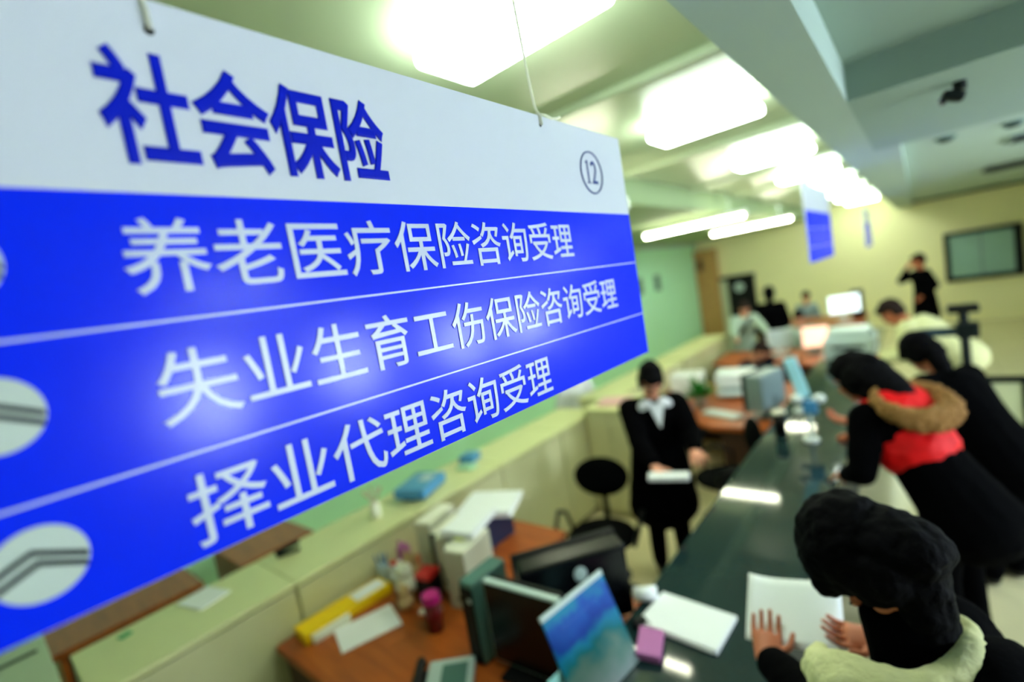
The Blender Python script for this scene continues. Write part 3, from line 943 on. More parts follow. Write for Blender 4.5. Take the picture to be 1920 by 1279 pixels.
t = thing('paper_pile', 'pinkish paper pile on the taller cross cabinet, below the sign corner', 'papers', (-2.38, 4.16, 1.085))
MB().box((0, 0, 0.015), (0.30, 0.24, 0.03), rot=(0, 0, 0.2)).build('sheets', mat('rosy_paper', (226, 176, 176), 0.7), t)

# ------------------------------------------------------------------ things on the counter
ps = thing('poster_stand', 'acrylic stand with a blue lake print at the bottom of the counter', 'poster', (-0.905, 1.27, 0.903), None, math.radians(-8))
lean = Euler((0, math.radians(-22), 0)).to_matrix().to_4x4()
m_ = MB().b2(-0.004, 0.004, -0.165, 0.165, 0.0, 0.325)
m_.bm.transform(lean)
m_.build('print', M['poster'], ps)
m_ = MB().b2(-0.006, 0.006, -0.168, 0.168, 0.318, 0.337, 0.002)
m_.bm.transform(lean)
m_.build('top_clip', M['silver'], ps)
m_ = MB().b2(-0.20, -0.02, -0.12, 0.12, 0.0, 0.006).box((-0.13, 0, 0.12), (0.008, 0.20, 0.26), rot=(0, math.radians(14), 0))
m_.build('easel_back', M['light_blue'], ps)
pp = thing('paper_pile', 'large white paper pile on the black counter behind the blue print', 'papers', (-0.80, 1.70, 0.90), None, math.radians(-3))
m_ = MB()
for j in range(4):
    m_.box((random.uniform(-.01, .01), random.uniform(-.006, .006), 0.003 + j * 0.005), (0.31, 0.215, 0.0048), rot=(0, 0, random.uniform(-.04, .04)))
m_.build('sheets', M['paper'], pp)
pq = thing('paper_pile', 'small white paper roll beside the emblem monitor', 'papers', (-1.0, 1.76, 0.90), None, 0.5)
MB().cyl((-0.05, 0, 0.03), (0.05, 0, 0.03), 0.03, seg=20).build('roll', M['paper'], pq, True)
bc = thing('bulldog_clip', 'black clip between the blue print and the large white papers', 'clip', (-0.955, 1.60, 0.90), None, 0.9)
MB().box((0, 0, 0.015), (0.06, 0.035, 0.03), bevel=0.008).build('jaw', M['black'], bc)
MB().tube([(-0.02, -0.02, 0.03), (-0.025, -0.05, 0.04), (0.025, -0.05, 0.04), (0.02, -0.02, 0.03)], 0.002).build('handle', M['chrome'], bc)
tag(MB().box((-0.865, 1.50, 0.925), (0.09, 0.13, 0.03), rot=(0.1, 0.1, 0.3), bevel=0.004).build('pink_leaflet', M['pink']), 'violet pink leaflet pack beside the blue print', 'leaflet')
# rating stand
rs = thing('rating_stand', 'aqua acrylic stand with white knobs on the black counter', 'stand', (-0.68, 3.9, 0.90))
MB().cyl((0, 0, 0), (0, 0, 0.02), 0.05, seg=24).build('base', M['white_plastic'], rs)
MB().cyl((0, 0, 0.02), (0, 0.02, 0.20), 0.014).build('stalk', M['silver'], rs)
MB().box((0.01, 0.03, 0.25), (0.09, 0.07, 0.10), bevel=0.012).build('device', M['blue_plastic'], rs)
for x, y, z in ((-0.07, 0.02, 0.31), (0.07, 0.03, 0.31), (-0.06, 0.03, 0.215)):
    MB().ell((x, y, z), (0.042, 0.036, 0.034)).build('knob', M['white_plastic'], rs, True)
m_ = MB().box((-0.06, 0.05, 0.46), (0.085, 0.025, 0.31), rot=(0, math.radians(-14), 0), bevel=0.02)
m_.build('panel', M['light_blue'], rs)
tag(MB().box((-0.62, 5.95, 0.905), (0.15, 0.75, 0.008), rot=(0, 0, 0.08)).build('paper_sheet', M['paper']), 'white strip of paper on the far counter by the hunched customers', 'paper')
mg = thing('mug', 'black mug with a pale lid on the counter left of the aqua stand', 'cup', (-0.90, 4.0, 0.90))
MB().cyl((0, 0, 0), (0, 0, 0.17), 0.042, 0.046, seg=24).build('cup', M['black'], mg, True)
MB().ell((0, 0, 0.18), (0.05, 0.05, 0.022)).build('lid', M['paper_warm'], mg, True)
pr = thing('printer', 'pale grey printer with rounded lid on the far counter', 'printer', (-0.70, 7.02, 0.90))
MB().box((0, 0, 0.13), (0.50, 0.60, 0.26), bevel=0.05, seg=4).build('body', M['silver'], pr)
MB().box((0.0, 0.02, 0.295), (0.42, 0.5, 0.08), bevel=0.035, seg=4).build('lid', M['silver'], pr)
MB().box((0.1, -0.34, 0.06), (0.2, 0.14, 0.02), bevel=0.006).build('tray', M['white_plastic'], pr)
MB().box((0.0, -0.302, 0.15), (0.30, 0.008, 0.04)).build('slot', M['dark_green_metal'], pr)

# ------------------------------------------------------------------ plant desk
pt = thing('pot_plant', 'green pot plant on the corner desk behind the standing clerk', 'plant', (-1.93, 5.2, 0.75))
MB().cyl((0, 0, 0), (0, 0, 0.09), 0.05, 0.065).build('pot', M['terracotta'], pt)
m_ = MB()
for k in range(80):
    a, el = random.uniform(0, 2 * PI), random.uniform(0.25, 1.3)
    L = random.uniform(0.12, 0.24)
    d = Vector((math.cos(a) * math.cos(el), math.sin(a) * math.cos(el), math.sin(el)))
    c = Vector((0, 0, 0.09)) + d * L * 0.75
    m_.ell(c, (L * 0.5, 0.016, 0.004), d.to_track_quat('X', 'Z').to_matrix(), seg=8)
m_.build('foliage', M['green_leaf'], pt, True)
wb_ = thing('printer', 'white desktop printer behind the pot plant, on the corner desk', 'printer', (-1.70, 5.78, 0.75), None, 0.15)
MB().box((0, 0, 0.14), (0.40, 0.36, 0.26), bevel=0.02).build('body', M['white_plastic'], wb_)
MB().box((0, -0.2, 0.05), (0.28, 0.12, 0.015), bevel=0.004).build('tray', M['white_plastic'], wb_)
MB().box((0, -0.184, 0.10), (0.30, 0.006, 0.04)).build('slot', M['grey_plastic'], wb_)
bx = thing('carton', 'pale white carton left of the white desktop printer', 'box', (-2.25, 5.75, 0.75), None, 0.15)
MB().box((0, 0, 0.13), (0.36, 0.3, 0.26), bevel=0.008).build('body', M['paper'], bx)
MB().box((0, 0, 0.262), (0.36, 0.06, 0.003)).build('tape', M['file_cream'], bx)
kb = thing('keyboard', 'pale keyboard on the corner desk before the grey monitor', 'keyboard', (-1.62, 4.92, 0.75), None, math.radians(-25))
MB().box((0, 0, 0.012), (0.42, 0.15, 0.022), bevel=0.006).build('base', M['silver'], kb)
m_ = MB()
for i in range(14):
    for j in range(5):
        m_.box((-0.19 + i * 0.0285, -0.055 + j * 0.027, 0.0255), (0.023, 0.022, 0.007))
tag(m_.build('keys', M['white_plastic'], kb), None, None, None, 'stuff')
pw = thing('paper_pile', 'cream paper pile on the corner desk left of the pot plant', 'papers', (-2.28, 5.42, 0.75 + 0.0), None, 0.2)
pw.location = (-2.22, 5.30, 0.75)
MB().box((0, 0, 0.02), (0.2, 0.14, 0.04)).build('sheets', M['paper_warm'], pw)


# ------------------------------------------------------------------ office chair
def office_chair(lab, loc, rz, group=None):
    """back towards local -x"""
    t = thing('office_chair', lab, 'chair', loc, group, rz)
    MB().ell((0, 0, 0.49), (0.25, 0.25, 0.055), seg=28).build('seat', M['chair_cloth'], t, True)
    b = MB().ell((0, 0, 0), (0.045, 0.21, 0.15), seg=28)
    b.bm.transform(Matrix.Translation((-0.25, 0, 0.83)) @ Euler((0, -0.12, 0)).to_matrix().to_4x4())
    b.build('backrest', M['chair_cloth'], t, True)
    MB().tube([(-0.05, 0, 0.44), (-0.24, 0, 0.45), (-0.29, 0, 0.55), (-0.27, 0, 0.80)], 0.022).build('back_bar', M['black'], t, True)
    MB().cyl((0, 0, 0.12), (0, 0, 0.45), 0.025).build('gas_column', M['black'], t)
    for k in range(5):
        a = 2 * PI * k / 5 + 0.3
        l = MB().tube([(0, 0, 0.12), (0.16 * math.cos(a), 0.16 * math.sin(a), 0.105), (0.28 * math.cos(a), 0.28 * math.sin(a), 0.075)], [0.028, 0.022, 0.016]).build('leg', M['black'], t, True)
        MB().cyl((0.28 * math.cos(a) - 0.02 * math.sin(a), 0.28 * math.sin(a) + 0.02 * math.cos(a), 0.03), (0.28 * math.cos(a) + 0.02 * math.sin(a), 0.28 * math.sin(a) - 0.02 * math.cos(a), 0.03), 0.03, seg=16).build('caster', M['black'], l)
    for s in (-1, 1):
        MB().tube([(-0.12, s * 0.24, 0.47), (-0.14, s * 0.29, 0.60), (0.0, s * 0.30, 0.67), (0.14, s * 0.29, 0.62), (0.10, s * 0.24, 0.47)], 0.016).build('armrest', M['black'], t, True)
    return t


office_chair('empty black office chair between the front desk and the standing clerk', (-1.87, 2.80, 0), math.radians(-70), 'black office chairs')
office_chair('black office chair half hidden on the right of the standing clerk', (-1.36, 4.02, 0), math.radians(-150), 'black office chairs')
bg = thing('shoulder_bag', 'black bag standing on the public floor at the right edge', 'bag', (0.46, 4.85, 0))
MB().box((0, 0, 0.17), (0.22, 0.40, 0.34), bevel=0.06, seg=4).build('body', M['black_cloth'], bg, True)
MB().tube([(0, -0.13, 0.32), (0, -0.10, 0.44), (0, 0, 0.48), (0, 0.10, 0.44), (0, 0.13, 0.32)], 0.012).build('handle', M['black'], bg, True)
MB().box((-0.112, 0, 0.16), (0.02, 0.28, 0.18), bevel=0.008).build('pocket', M['black_cloth'], bg)


# ------------------------------------------------------------------ barrier stand on the public side
bs = thing('barrier_stand', 'black post with a flat head and a framed cream panel on the public floor', 'barrier', (0.27, 6.0, 0))
MB().cyl((0, 0, 0), (0, 0, 0.03), 0.17, seg=28).build('base', M['dark_green_metal'], bs)
MB().cyl((0, 0, 0.03), (0, 0, 1.46), 0.035, seg=20).build('post', M['dark_green_metal'], bs)
MB().box((0, 0, 1.50), (0.22, 0.18, 0.07), bevel=0.02).build('head', M['black'], bs)
MB().box((0.02, 0, 1.30), (0.16, 0.16, 0.14), bevel=0.02).build('collar', M['dark_green_metal'], bs)
m_ = MB()
m_.b2(0.03, 0.62, -0.02, 0.02, 0.80, 0.86, 0.004)
m_.b2(0.34, 0.38, -0.02, 0.02, 0.0, 0.80, 0.004)
m_.b2(0.03, 0.38, -0.02, 0.02, 0.05, 0.09, 0.004)
m_.build('panel_frame', M['dark_green_metal'], bs)
MB().b2(0.035, 0.34, -0.008, 0.008, 0.09, 0.80).build('panel', mat('greenish_cream_panel', (196, 200, 158), 0.5), bs)
m_ = MB().b2(-0.32, 0.0, -0.02, 0.02, 1.25, 1.33, 0.004)
m_.build('belt', mat('dark_teal_belt', (14, 50, 66), 0.6), bs)


# ------------------------------------------------------------------ people
UP = Vector((0, 0, 1))


def ik(a, b, l1, l2, hint):
    d = b - a
    L = min(d.length, (l1 + l2) * 0.985)
    d.normalize()
    b = a + d * L
    x = (l1 * l1 - l2 * l2 + L * L) / (2 * L)
    h = math.sqrt(max(l1 * l1 - x * x, 0))
    n = (hint - d * hint.dot(d)).normalized()
    return a + d * x + n * h, b


def pose(loc, ang, H=1.7, lean=5, neck=15, pitch=25, hands=None, sit=False, hip_z=None, turn=0):
    s = H / 1.7
    f = Vector((math.cos(ang), math.sin(ang), 0))
    l = Vector((-f.y, f.x, 0))
    p = Vector(loc)
    hz = (hip_z if hip_z else (0.50 if sit else 0.92 * s))
    hip = Vector((p.x, p.y, hz))
    a = math.radians(lean)
    sd = f * math.sin(a) + UP * math.cos(a)
    a2 = a + math.radians(neck)
    nd = f * math.sin(a2) + UP * math.cos(a2)
    J = dict(f=f, l=l, s=s, hip=hip, waist=hip + sd * 0.17 * s, chest=hip + sd * 0.37 * s, neck=hip + sd * 0.52 * s, sd=sd)
    J['head'] = J['neck'] + nd * 0.175 * s
    ft = Matrix.Rotation(math.radians(turn), 3, 'Z') @ f
    pt_ = math.radians(pitch)
    hx = (ft * math.cos(pt_) - UP * math.sin(pt_)).normalized()
    hy = Vector((-ft.y, ft.x, 0))
    hz_ = hx.cross(hy)
    J['R'] = Matrix((hx, hy, hz_)).transposed()
    for sgn, k in ((1, 'L'), (-1, 'R')):
        sh = J['chest'] + sd * 0.09 * s + l * sgn * 0.175 * s
        J['sh' + k] = sh
        tgt = Vector(hands[k]) if hands and k in hands else sh + f * 0.12 - UP * 0.5 * s + l * sgn * 0.06
        el, wr = ik(sh, tgt, 0.285 * s, 0.25 * s, -UP * 1.0 + l * sgn * 0.7 - f * 0.35)
        J['el' + k], J['wr' + k] = el, wr
        J['hp' + k] = hip + l * sgn * 0.09 * s
        if sit:
            J['kn' + k] = hip + f * 0.42 * s + l * sgn * 0.11 * s + UP * 0.0
            J['an' + k] = Vector((J['kn' + k].x, J['kn' + k].y, 0.08)) + f * 0.02
        else:
            J['an' + k] = Vector((p.x, p.y, 0.08)) + l * sgn * 0.10 * s
            J['kn' + k] = (J['hp' + k] + J['an' + k]) / 2 + f * 0.025
    return J


def hand(mb, wr, d, palm_n, s, sgn, curl=0.5):
    """palm, four unequal bent fingers and a thumb leaving the side of the palm"""
    d = d.normalized()
    n = (palm_n - d * palm_n.dot(d)).normalized()
    w = d.cross(n) * sgn
    mb.rcone(wr, wr + d * 0.075 * s, 0.020 * s, 0.022 * s, wide=w, ratio=1.85)
    for k, (L, off) in enumerate(((0.070, 0.036), (0.080, 0.012), (0.074, -0.012), (0.058, -0.035))):
        b = wr + d * 0.080 * s + w * off * s
        a1, a2 = curl * 0.6, curl * 1.5
        p1 = b + (d * math.cos(a1) + n * math.sin(a1)) * L * 0.5 * s
        p2 = p1 + (d * math.cos(a2) + n * math.sin(a2)) * L * 0.5 * s
        mb.rcone(b - d * 0.012 * s, p1, 0.0084 * s, 0.0078 * s, seg=10)
        mb.rcone(p1, p2, 0.0078 * s, 0.0068 * s, seg=10)
    b = wr + d * 0.028 * s + w * 0.026 * s
    p1 = b + (d * 0.55 + w * 0.75 + n * 0.3).normalized() * 0.045 * s
    p2 = p1 + (d * 0.85 + w * 0.25 + n * 0.45).normalized() * 0.036 * s
    mb.rcone(b, p1, 0.012 * s, 0.010 * s, seg=10)
    mb.rcone(p1, p2, 0.010 * s, 0.008 * s, seg=10)


def person(lab, J, loc, top, legs, hair='short', fine=0.012, skin='skin', hairm='hair', coat_len=0.0, palm=None, curl=0.5, bulk=1.0, cuff=0.03, wr_dir=None, group=None):
    s, f, l, sd, R = J['s'], J['f'], J['l'], J['sd'], J['R']
    t = thing('person', lab, 'person', loc, group)
    H = J['head']

    def hp(x, y, z):
        return H + R @ Vector((x * s, y * s, z * s))
    # --- the body: one continuous surface
    b = MB()
    b.rcone(J['hip'], J['waist'], 0.115 * s, 0.095 * s, wide=l, ratio=1.30)
    b.rcone(J['waist'], J['chest'], 0.095 * s, 0.105 * s, wide=l, ratio=1.35)
    b.rcone(J['shL'] + sd * -0.005, J['shR'] + sd * -0.005, 0.055 * s, 0.055 * s)
    b.rcone(J['neck'] - sd * 0.05 * s, hp(-0.015, 0, -0.06), 0.058 * s, 0.052 * s)
    for k, sg in (('L', 1), ('R', -1)):
        b.rcone(J['sh' + k], J['el' + k], 0.050 * s, 0.038 * s)
        b.rcone(J['el' + k], J['wr' + k], 0.038 * s, 0.026 * s)
        b.rcone(J['hp' + k], J['kn' + k], 0.082 * s, 0.055 * s)
        b.rcone(J['kn' + k], J['an' + k], 0.055 * s, 0.038 * s)
        b.rcone(J['an' + k] - UP * 0.035, J['an' + k] + f * 0.14 * s - UP * 0.045, 0.036 * s, 0.030 * s)
        d = (J['wr' + k] - J['el' + k]).normalized()
        if wr_dir and k in wr_dir:
            d = Vector(wr_dir[k]).normalized()
        pn = Vector(palm[k]) if palm and k in palm else -l * sg
        if fine < 0.013:
            hand(b, J['wr' + k], d, pn, s, sg, curl)
        else:
            b.rcone(J['wr' + k], J['wr' + k] + d * 0.12 * s, 0.032 * s, 0.028 * s)
    # head
    b.ell(hp(-0.012, 0, 0.035), Vector((0.098, 0.078, 0.098)) * s, R)
    b.ell(hp(0.028, 0, -0.035), Vector((0.064, 0.060, 0.080)) * s, R)
    b.ell(hp(0.062, 0, -0.100), Vector((0.026, 0.028, 0.022)) * s, R)
    b.rcone(hp(0.088, 0, 0.010), hp(0.112, 0, -0.032), 0.010 * s, 0.0155 * s)
    b.rcone(hp(0.080, 0.038, 0.026), hp(0.080, -0.038, 0.026), 0.012 * s, 0.012 * s)
    b.ell(hp(0.058, 0.040, -0.030), Vector((0.026, 0.024, 0.026)) * s, R)
    b.ell(hp(0.058, -0.040, -0.030), Vector((0.026, 0.024, 0.026)) * s, R)
    b.ell(hp(0.086, 0, -0.066), Vector((0.014, 0.026, 0.014)) * s, R)
    for sg in (-1, 1):
        b.ell(hp(-0.008, sg * 0.080, -0.008), Vector((0.019, 0.010, 0.031)) * s, R)
    shell('body', b, M[skin], t, fine * 0.48 if fine < 0.013 else fine, loc, 2)
    if fine < 0.02:
        for sg in (-1, 1):
            MB().ell(hp(0.0865, sg * 0.031, 0.004), Vector((0.008, 0.013, 0.006)) * s, R, 12).build('eye', M['eye'], t, True, off=loc)
            MB().rcone(hp(0.094, sg * 0.018, 0.031), hp(0.084, sg * 0.048, 0.032), 0.004 * s, 0.003 * s, seg=8).build('eyebrow', M[hairm], t, True, off=loc)
        MB().ell(hp(0.097, 0, -0.066), Vector((0.006, 0.022, 0.008)) * s, R, 14).build('lips', M['lip'], t, True, off=loc)
    # hair
    h = MB()
    h.ell(hp(-0.030, 0, 0.048), Vector((0.104, 0.090, 0.098)) * s, R)
    h.ell(hp(0.040, 0, 0.088), Vector((0.062, 0.076, 0.036)) * s, R)
    h.ell(hp(-0.055, 0, -0.010), Vector((0.066, 0.082, 0.085)) * s, R)
    if hair in ('bob', 'long'):
        for sg in (-1, 1):
            h.ell(hp(-0.01, sg * 0.076, -0.02), Vector((0.050, 0.022, 0.080)) * s, R)
    if hair == 'long':
        h.ell(hp(-0.085, 0, 0.01), Vector((0.100, 0.098, 0.105)) * s, R)
        h.ell(hp(-0.02, 0, 0.060), Vector((0.115, 0.098, 0.096)) * s, R)
        h.rcone(hp(-0.075, 0, 0.0), J['neck'] - f * 0.075 * s - sd * 0.10 * s, 0.075 * s, 0.060 * s, wide=l, ratio=1.25)
    if hair == 'bun':
        h.ell(hp(-0.125, 0, 0.02), Vector((0.045, 0.045, 0.045)) * s, R)
    if hair == 'full':
        h.ell(hp(-0.035, 0, 0.060), Vector((0.122, 0.104, 0.104)) * s, R)
        h.ell(hp(0.060, 0, 0.082), Vector((0.050, 0.074, 0.036)) * s, R)
        h.ell(hp(-0.070, 0, -0.015), Vector((0.072, 0.090, 0.085)) * s, R)
        h.ell(hp(-0.072, 0, -0.065), Vector((0.058, 0.080, 0.066)) * s, R)
        h.rcone(hp(-0.075, 0, -0.05), J['neck'] - f * 0.02 + UP * 0.03, 0.064 * s, 0.052 * s, wide=l, ratio=1.15)
        for sg in (-1, 1):
            h.ell(hp(-0.015, sg * 0.074, -0.012), Vector((0.062, 0.030, 0.066)) * s, R)
    shell('hair', h, M[hairm], t, max(fine * 0.7, 0.006), loc, 2, 0.007 * s, 26)
    # jacket
    c = MB()
    k_ = bulk
    c.rcone(J['hip'] - sd * (0.02 + coat_len * 0.6), J['waist'], (0.140 + coat_len * 0.06) * s * k_, 0.125 * s * k_, wide=l, ratio=1.30)
    c.rcone(J['waist'], J['chest'], 0.125 * s * k_, 0.132 * s * k_, wide=l, ratio=1.32)
    c.rcone(J['chest'], J['chest'] + sd * 0.06 * s, 0.130 * s * k_, 0.095 * s * k_, wide=l, ratio=1.5)
    for k in 'LR':
        c.rcone(J['chest'] + sd * 0.06 * s, J['sh' + k], 0.080 * s * k_, 0.074 * s * k_)
        c.rcone(J['sh' + k], J['el' + k], 0.074 * s * k_, 0.060 * s * k_)
        d = J['wr' + k] - J['el' + k]
        c.rcone(J['el' + k], J['wr' + k] - d.normalized() * cuff, 0.060 * s * k_, 0.043 * s * k_)
    shell('jacket', c, M[top], t, max(fine, 0.012), loc, 4, 0.006 * s, 9)
    # trousers and shoes
    q = MB()
    q.rcone(J['hip'] + UP * 0.04, J['hip'] - UP * 0.05, 0.12 * s, 0.13 * s, wide=l, ratio=1.3)
    for k in 'LR':
        q.rcone(J['hp' + k], J['kn' + k], 0.102 * s, 0.075 * s)
        q.rcone(J['kn' + k], J['an' + k] + UP * 0.02, 0.075 * s, 0.062 * s)
    shell('trousers', q, M[legs], t, max(fine, 0.016), loc, 4, 0.005 * s, 8)
    for k in 'LR':
        sh = MB()
        sh.rcone(J['an' + k] - UP * 0.03, J['an' + k] + f * 0.15 * s - UP * 0.042, 0.046 * s, 0.036 * s)
        sh.box(J['an' + k] + f * 0.06 * s - UP * 0.072, (0.07, 0.07, 0.016))
        shell('shoe', sh, M['black_gloss'], t, 0.012, loc, 2)
    return t


# 1 the standing clerk in a dark suit
loc = (-1.60, 3.32, 0)
ang = math.atan2(-0.80, 0.60)
hd = {'L': (-1.20, 3.03, 1.10), 'R': (-1.41, 2.86, 1.02)}
J = pose(loc, ang, 1.63, 6, 16, 48, hd)
P1 = person('clerk in a black suit and white collar standing behind the counter, head bowed', J, loc, 'black_cloth', 'black_cloth', 'bob', 0.012, 'skin',
            palm={'L': (0, 0, -1), 'R': (0.2, 0.2, 1)}, curl=0.6, bulk=1.26, coat_len=0.55)
s = J['s']
for sg in (1, -1):
    cl = MB()
    base = J['neck'] + J['f'] * 0.055
    a = base + J['l'] * sg * 0.045 + UP * 0.03
    cl.ell(J['neck'] + J['f'] * 0.075 + J['l'] * sg * 0.075 - UP * 0.02, (0.055, 0.02, 0.036), Matrix((J['l'] * sg, J['f'], UP)).transposed() @ Euler((0.5, 0.45, 0)).to_matrix(), 16)
    cl.build('collar', M['shirt'], P1, True, off=loc)
v = MB()
top_, bot = J['neck'] + J['f'] * 0.118 - UP * 0.015, J['chest'] + J['f'] * 0.195 - UP * 0.03
vv = [top_ + J['l'] * 0.055, top_ - J['l'] * 0.055, bot]
t = bmesh.new()
bv = [t.verts.new(p) for p in vv] + [t.verts.new(p - J['f'] * 0.05) for p in vv]
for q in ((0, 1, 2), (5, 4, 3), (0, 3, 4, 1), (1, 4, 5, 2), (2, 5, 3, 0)):
    t.faces.new([bv[i] for i in q])
v._merge(t, Matrix.Identity(4))
v.build('shirt_front', M['shirt'], P1, off=loc)
tag(MB().box((-1.30, 2.795, 1.005), (0.25, 0.07, 0.03), rot=(0.15, 0.0, 0.32), bevel=0.006).build('paper_roll', M['paper']), 'folded white papers held by the suited clerk at her waist', 'papers')

# 2 customer in the red hooded jacket
loc = (0.05, 3.14, 0)
ang = math.radians(150)
hd = {'L': (-0.40, 3.18, 0.97), 'R': (-0.40, 3.62, 1.14)}
J = pose(loc, ang, 1.74, 36, 12, 32, hd)
P2 = person('customer in a red jacket with a fur trimmed hood, bending over the counter', J, loc, 'black_cloth', 'black_cloth', 'long', 0.012, 'skin_tan',
            palm={'L': (0, 0, -1), 'R': (-0.3, 0, 1)}, curl=0.7, bulk=1.15, coat_len=0.25)
f, l, sd, s = J['f'], J['l'], J['sd'], J['s']
bk = (UP - sd * UP.dot(sd)).normalized()          # up and out of the bent back
y = MB()
y.rcone(J['chest'] - sd * 0.13, J['chest'] + sd * 0.08, 0.176, 0.145, wide=l, ratio=1.26)
for k in 'LR':
    y.rcone(J['chest'] + sd * 0.06, J['chest'] * 0.45 + J['sh' + k] * 0.55, 0.105, 0.095)
shell('red_yoke', y, M['red_cloth'], P2, 0.014, loc, 4, 0.010, 12)
hh = MB()
hh.rcone(J['head'] + bk * 0.03 - f * 0.05, J['neck'] - f * 0.02 + bk * 0.07, 0.125, 0.10, wide=l, ratio=1.1)
shell('loose_hair', hh, M['hair'], P2, 0.010, loc, 2, 0.008, 22)
hc = J['neck'] - f * 0.045 + bk * 0.08 - sd * 0.03
hn = (bk + UP * 0.5).normalized()
hf = (f - hn * f.dot(hn)).normalized()
y = MB()
y.ell(hc - hn * 0.01, (0.14, 0.18, 0.07), Matrix((hf, l, hn)).transposed(), 24)
shell('hood', y, M['red_cloth'], P2, 0.014, loc, 3, 0.008, 14)
pts = [hc + hf * (0.15 * math.cos(a) - 0.02) + l * 0.20 * math.sin(a) + hn * (0.025 - 0.02 * math.cos(a)) for a in [2 * PI * k / 28 for k in range(28)]]
y = MB().tube(pts, [0.014 + 0.026 * (1 - math.cos(2 * PI * k / 28)) for k in range(28)], seg=10, closed=True)
shell('fur_trim', y, M['fur'], P2, 0.010, loc, 1, 0.016, 45)

# 3 customer with black hair behind the red jacket
loc = (0.28, 4.02, 0)
J = pose(loc, math.radians(138), 1.66, 36, 10, 60, {'L': (-0.40, 3.95, 0.96), 'R': (-0.40, 4.25, 0.96)})
person('black haired customer in a dark coat, just behind the red jacket', J, loc, 'black_cloth', 'black_cloth', 'full', 0.014, 'skin_tan', bulk=1.2, coat_len=0.3)

# 4 customer in the cream jacket, bent low
loc = (0.27, 6.40, 0)
J = pose(loc, math.radians(160), 1.80, 50, 5, 45, {'L': (-0.40, 6.30, 0.98), 'R': (-0.40, 6.52, 0.98)})
person('customer in a cream jacket bent low over the far counter', J, loc, 'cream_cloth', 'dark_navy_cloth', 'short', 0.018, 'skin_tan', 'hair_brown', bulk=1.2)

# 5 standing figure by the far wall
loc = (0.03, 12.3, 0)
J = pose(loc, math.radians(200), 1.74, 2, 10, 15, {'R': (-0.20, 12.28, 1.52), 'L': (0.0, 12.0, 1.0)})
person('figure in a long black coat standing before the yellow wall, hand raised to the face', J, loc, 'black_cloth', 'black_cloth', 'short', 0.018, 'skin_tan', bulk=1.2, coat_len=0.5)

# 6 the near customer with the cream hood
loc = (0.07, 1.19, 0)
ang = math.radians(168)
hd = {'L': (-0.47, 1.43, 1.09), 'R': (-0.15, 1.55, 1.165)}
J = pose(loc, ang, 1.69, 14, 9, 84, hd)
P6 = person('near customer with black hair and a cream lined hood, reading a white paper', J, loc, 'black_cloth', 'black_cloth', 'full', 0.009, 'skin_tan',
            palm={'L': (0.1, 0.2, 1), 'R': (0, -0.3, 1)}, curl=0.55, bulk=1.15, wr_dir={'L': (-0.25, 0.9, 0.15), 'R': (-0.95, -0.2, -0.05)})
f, l, sd, s = J['f'], J['l'], J['sd'], J['s']
bk = (-f + UP * 0.35).normalized()
hc = J['neck'] + f * 0.055 - UP * 0.01 + l * 0.01
y = MB()
y.rcone(J['neck'] - UP * 0.06, J['neck'] + UP * 0.055 + f * 0.03, 0.095, 0.080)
shell('inner_collar', y, M['black_cloth'], P6, 0.01, loc, 2, 0.004, 14)
y = MB()
n = 26
pts, rad = [], []
for k in range(n):
    a = 0.12 + 4.45 * k / (n - 1)       # open at the throat
    pts.append(hc + f * 0.135 * math.cos(a) + l * 0.155 * math.sin(a) + UP * (-0.012 - 0.05 * math.cos(a)))
    rad.append(0.012 + 0.022 * math.sin((k / (n - 1)) * PI) ** 0.6 + 0.034 * math.exp(-((k / (n - 1) - 0.26) / 0.15) ** 2))
y.tube(pts, rad, seg=10)
shell('hood_lining', y, M['cream_cloth'], P6, 0.008, loc, 3, 0.007, 22)
y = MB()
y.ell(hc - f * 0.17 - UP * 0.06, (0.10, 0.17, 0.12), Matrix((f, l, UP)).transposed(), 24)
shell('hood', y, M['black_cloth'], P6, 0.012, loc, 3, 0.006, 12)
sh = bmesh.new()
bmesh.ops.create_grid(sh, x_segments=12, y_segments=8, size=0.5)
for q in sh.verts:
    q.co = Vector((q.co.x * 0.26, q.co.y * 0.22, 0.022 * math.sin(q.co.x * 4.0) + 0.012 * q.co.y))
bmesh.ops.solidify(sh, geom=sh.faces[:], thickness=0.0012)
me = bpy.data.meshes.new('paper_sheet')
sh.to_mesh(me)
sh.free()
o = finish('paper_sheet', me, M['paper'], None, True)
o.location = (-0.375, 1.555, 1.175)
o.rotation_euler = (math.radians(24), math.radians(8), math.radians(12))
tag(o, 'white paper held in the hands of the near customer', 'paper')

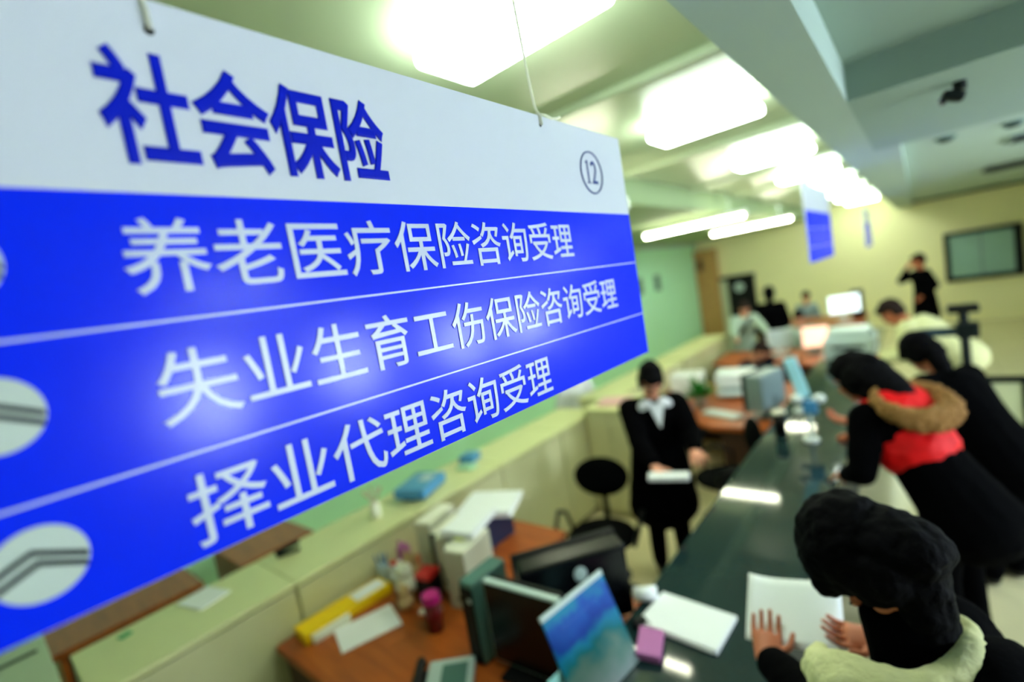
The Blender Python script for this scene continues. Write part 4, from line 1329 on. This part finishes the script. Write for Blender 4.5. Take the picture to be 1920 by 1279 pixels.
# 7 clerk hidden by the sign corner
loc = (-2.95, 5.05, 0)
J = pose((-3.5, 5.1, 0), math.radians(-40), 1.62, 10, 15, 30, None, hip_z=0.60)
loc = (-3.5, 5.1, 0)
person('black haired clerk in white, peeking below the corner of the large sign', J, loc, 'shirt', 'black_cloth', 'full', 0.018, 'skin')

# 8 seated clerk in navy leaning on the desk
loc = (-1.98, 6.95, 0)
J = pose(loc, math.radians(-25), 1.62, 30, 15, 45, {'L': (-1.25, 6.75, 0.95), 'R': (-1.42, 6.5, 0.95)}, sit=True)
person('brown haired clerk in navy leaning over the plant desk', J, loc, 'dark_navy_cloth', 'black_cloth', 'short', 0.018, 'skin', 'hair_brown')

# 9 pale grey coat with a black strap
loc = (-2.45, 9.0, 0)
J = pose(loc, math.radians(-60), 1.58, 26, 10, 30, {'L': (-1.85, 8.45, 0.95), 'R': (-2.35, 8.3, 0.95)})
P9 = person('clerk in a pale grey green coat with a black strap', J, loc, 'grey_cloth', 'grey_cloth', 'short', 0.018, 'skin', 'hair_brown', bulk=1.2, coat_len=0.3)
st_ = MB().tube([J['chest'] + J['sd'] * 0.1 + J['l'] * 0.1 + J['f'] * 0.05, J['chest'] + J['f'] * 0.185, J['waist'] - J['l'] * 0.1 + J['f'] * 0.16, J['waist'] - J['l'] * 0.2], 0.03)
st_.build('strap', M['black'], P9, True, off=loc)

# 10 black coat
loc = (-2.12, 9.75, 0)
J = pose(loc, math.radians(100), 1.62, 4, 10, 20)
person('figure in a black coat seen from behind, before the far black door', J, loc, 'black_cloth', 'black_cloth', 'full', 0.018, 'skin_tan', bulk=1.25, coat_len=0.6)

# 11, 12 far clerks at their desks
loc = (-2.05, 12.75, 0)
J = pose(loc, math.radians(-60), 1.62, 6, 10, 25, None, sit=True)
person('far clerk in a grey jacket sitting before the yellow wall', J, loc, 'grey_blue_cloth', 'black_cloth', 'short', 0.02, 'skin')
loc = (-1.86, 9.15, 0)
J = pose((-1.62, 9.35, 0), math.radians(-80), 1.60, 10, 12, 30, None, sit=True)
loc = (-1.62, 9.35, 0)
person('far dark haired clerk in grey, sitting behind the peach screen', J, loc, 'grey_cloth', 'black_cloth', 'short', 0.02, 'skin')
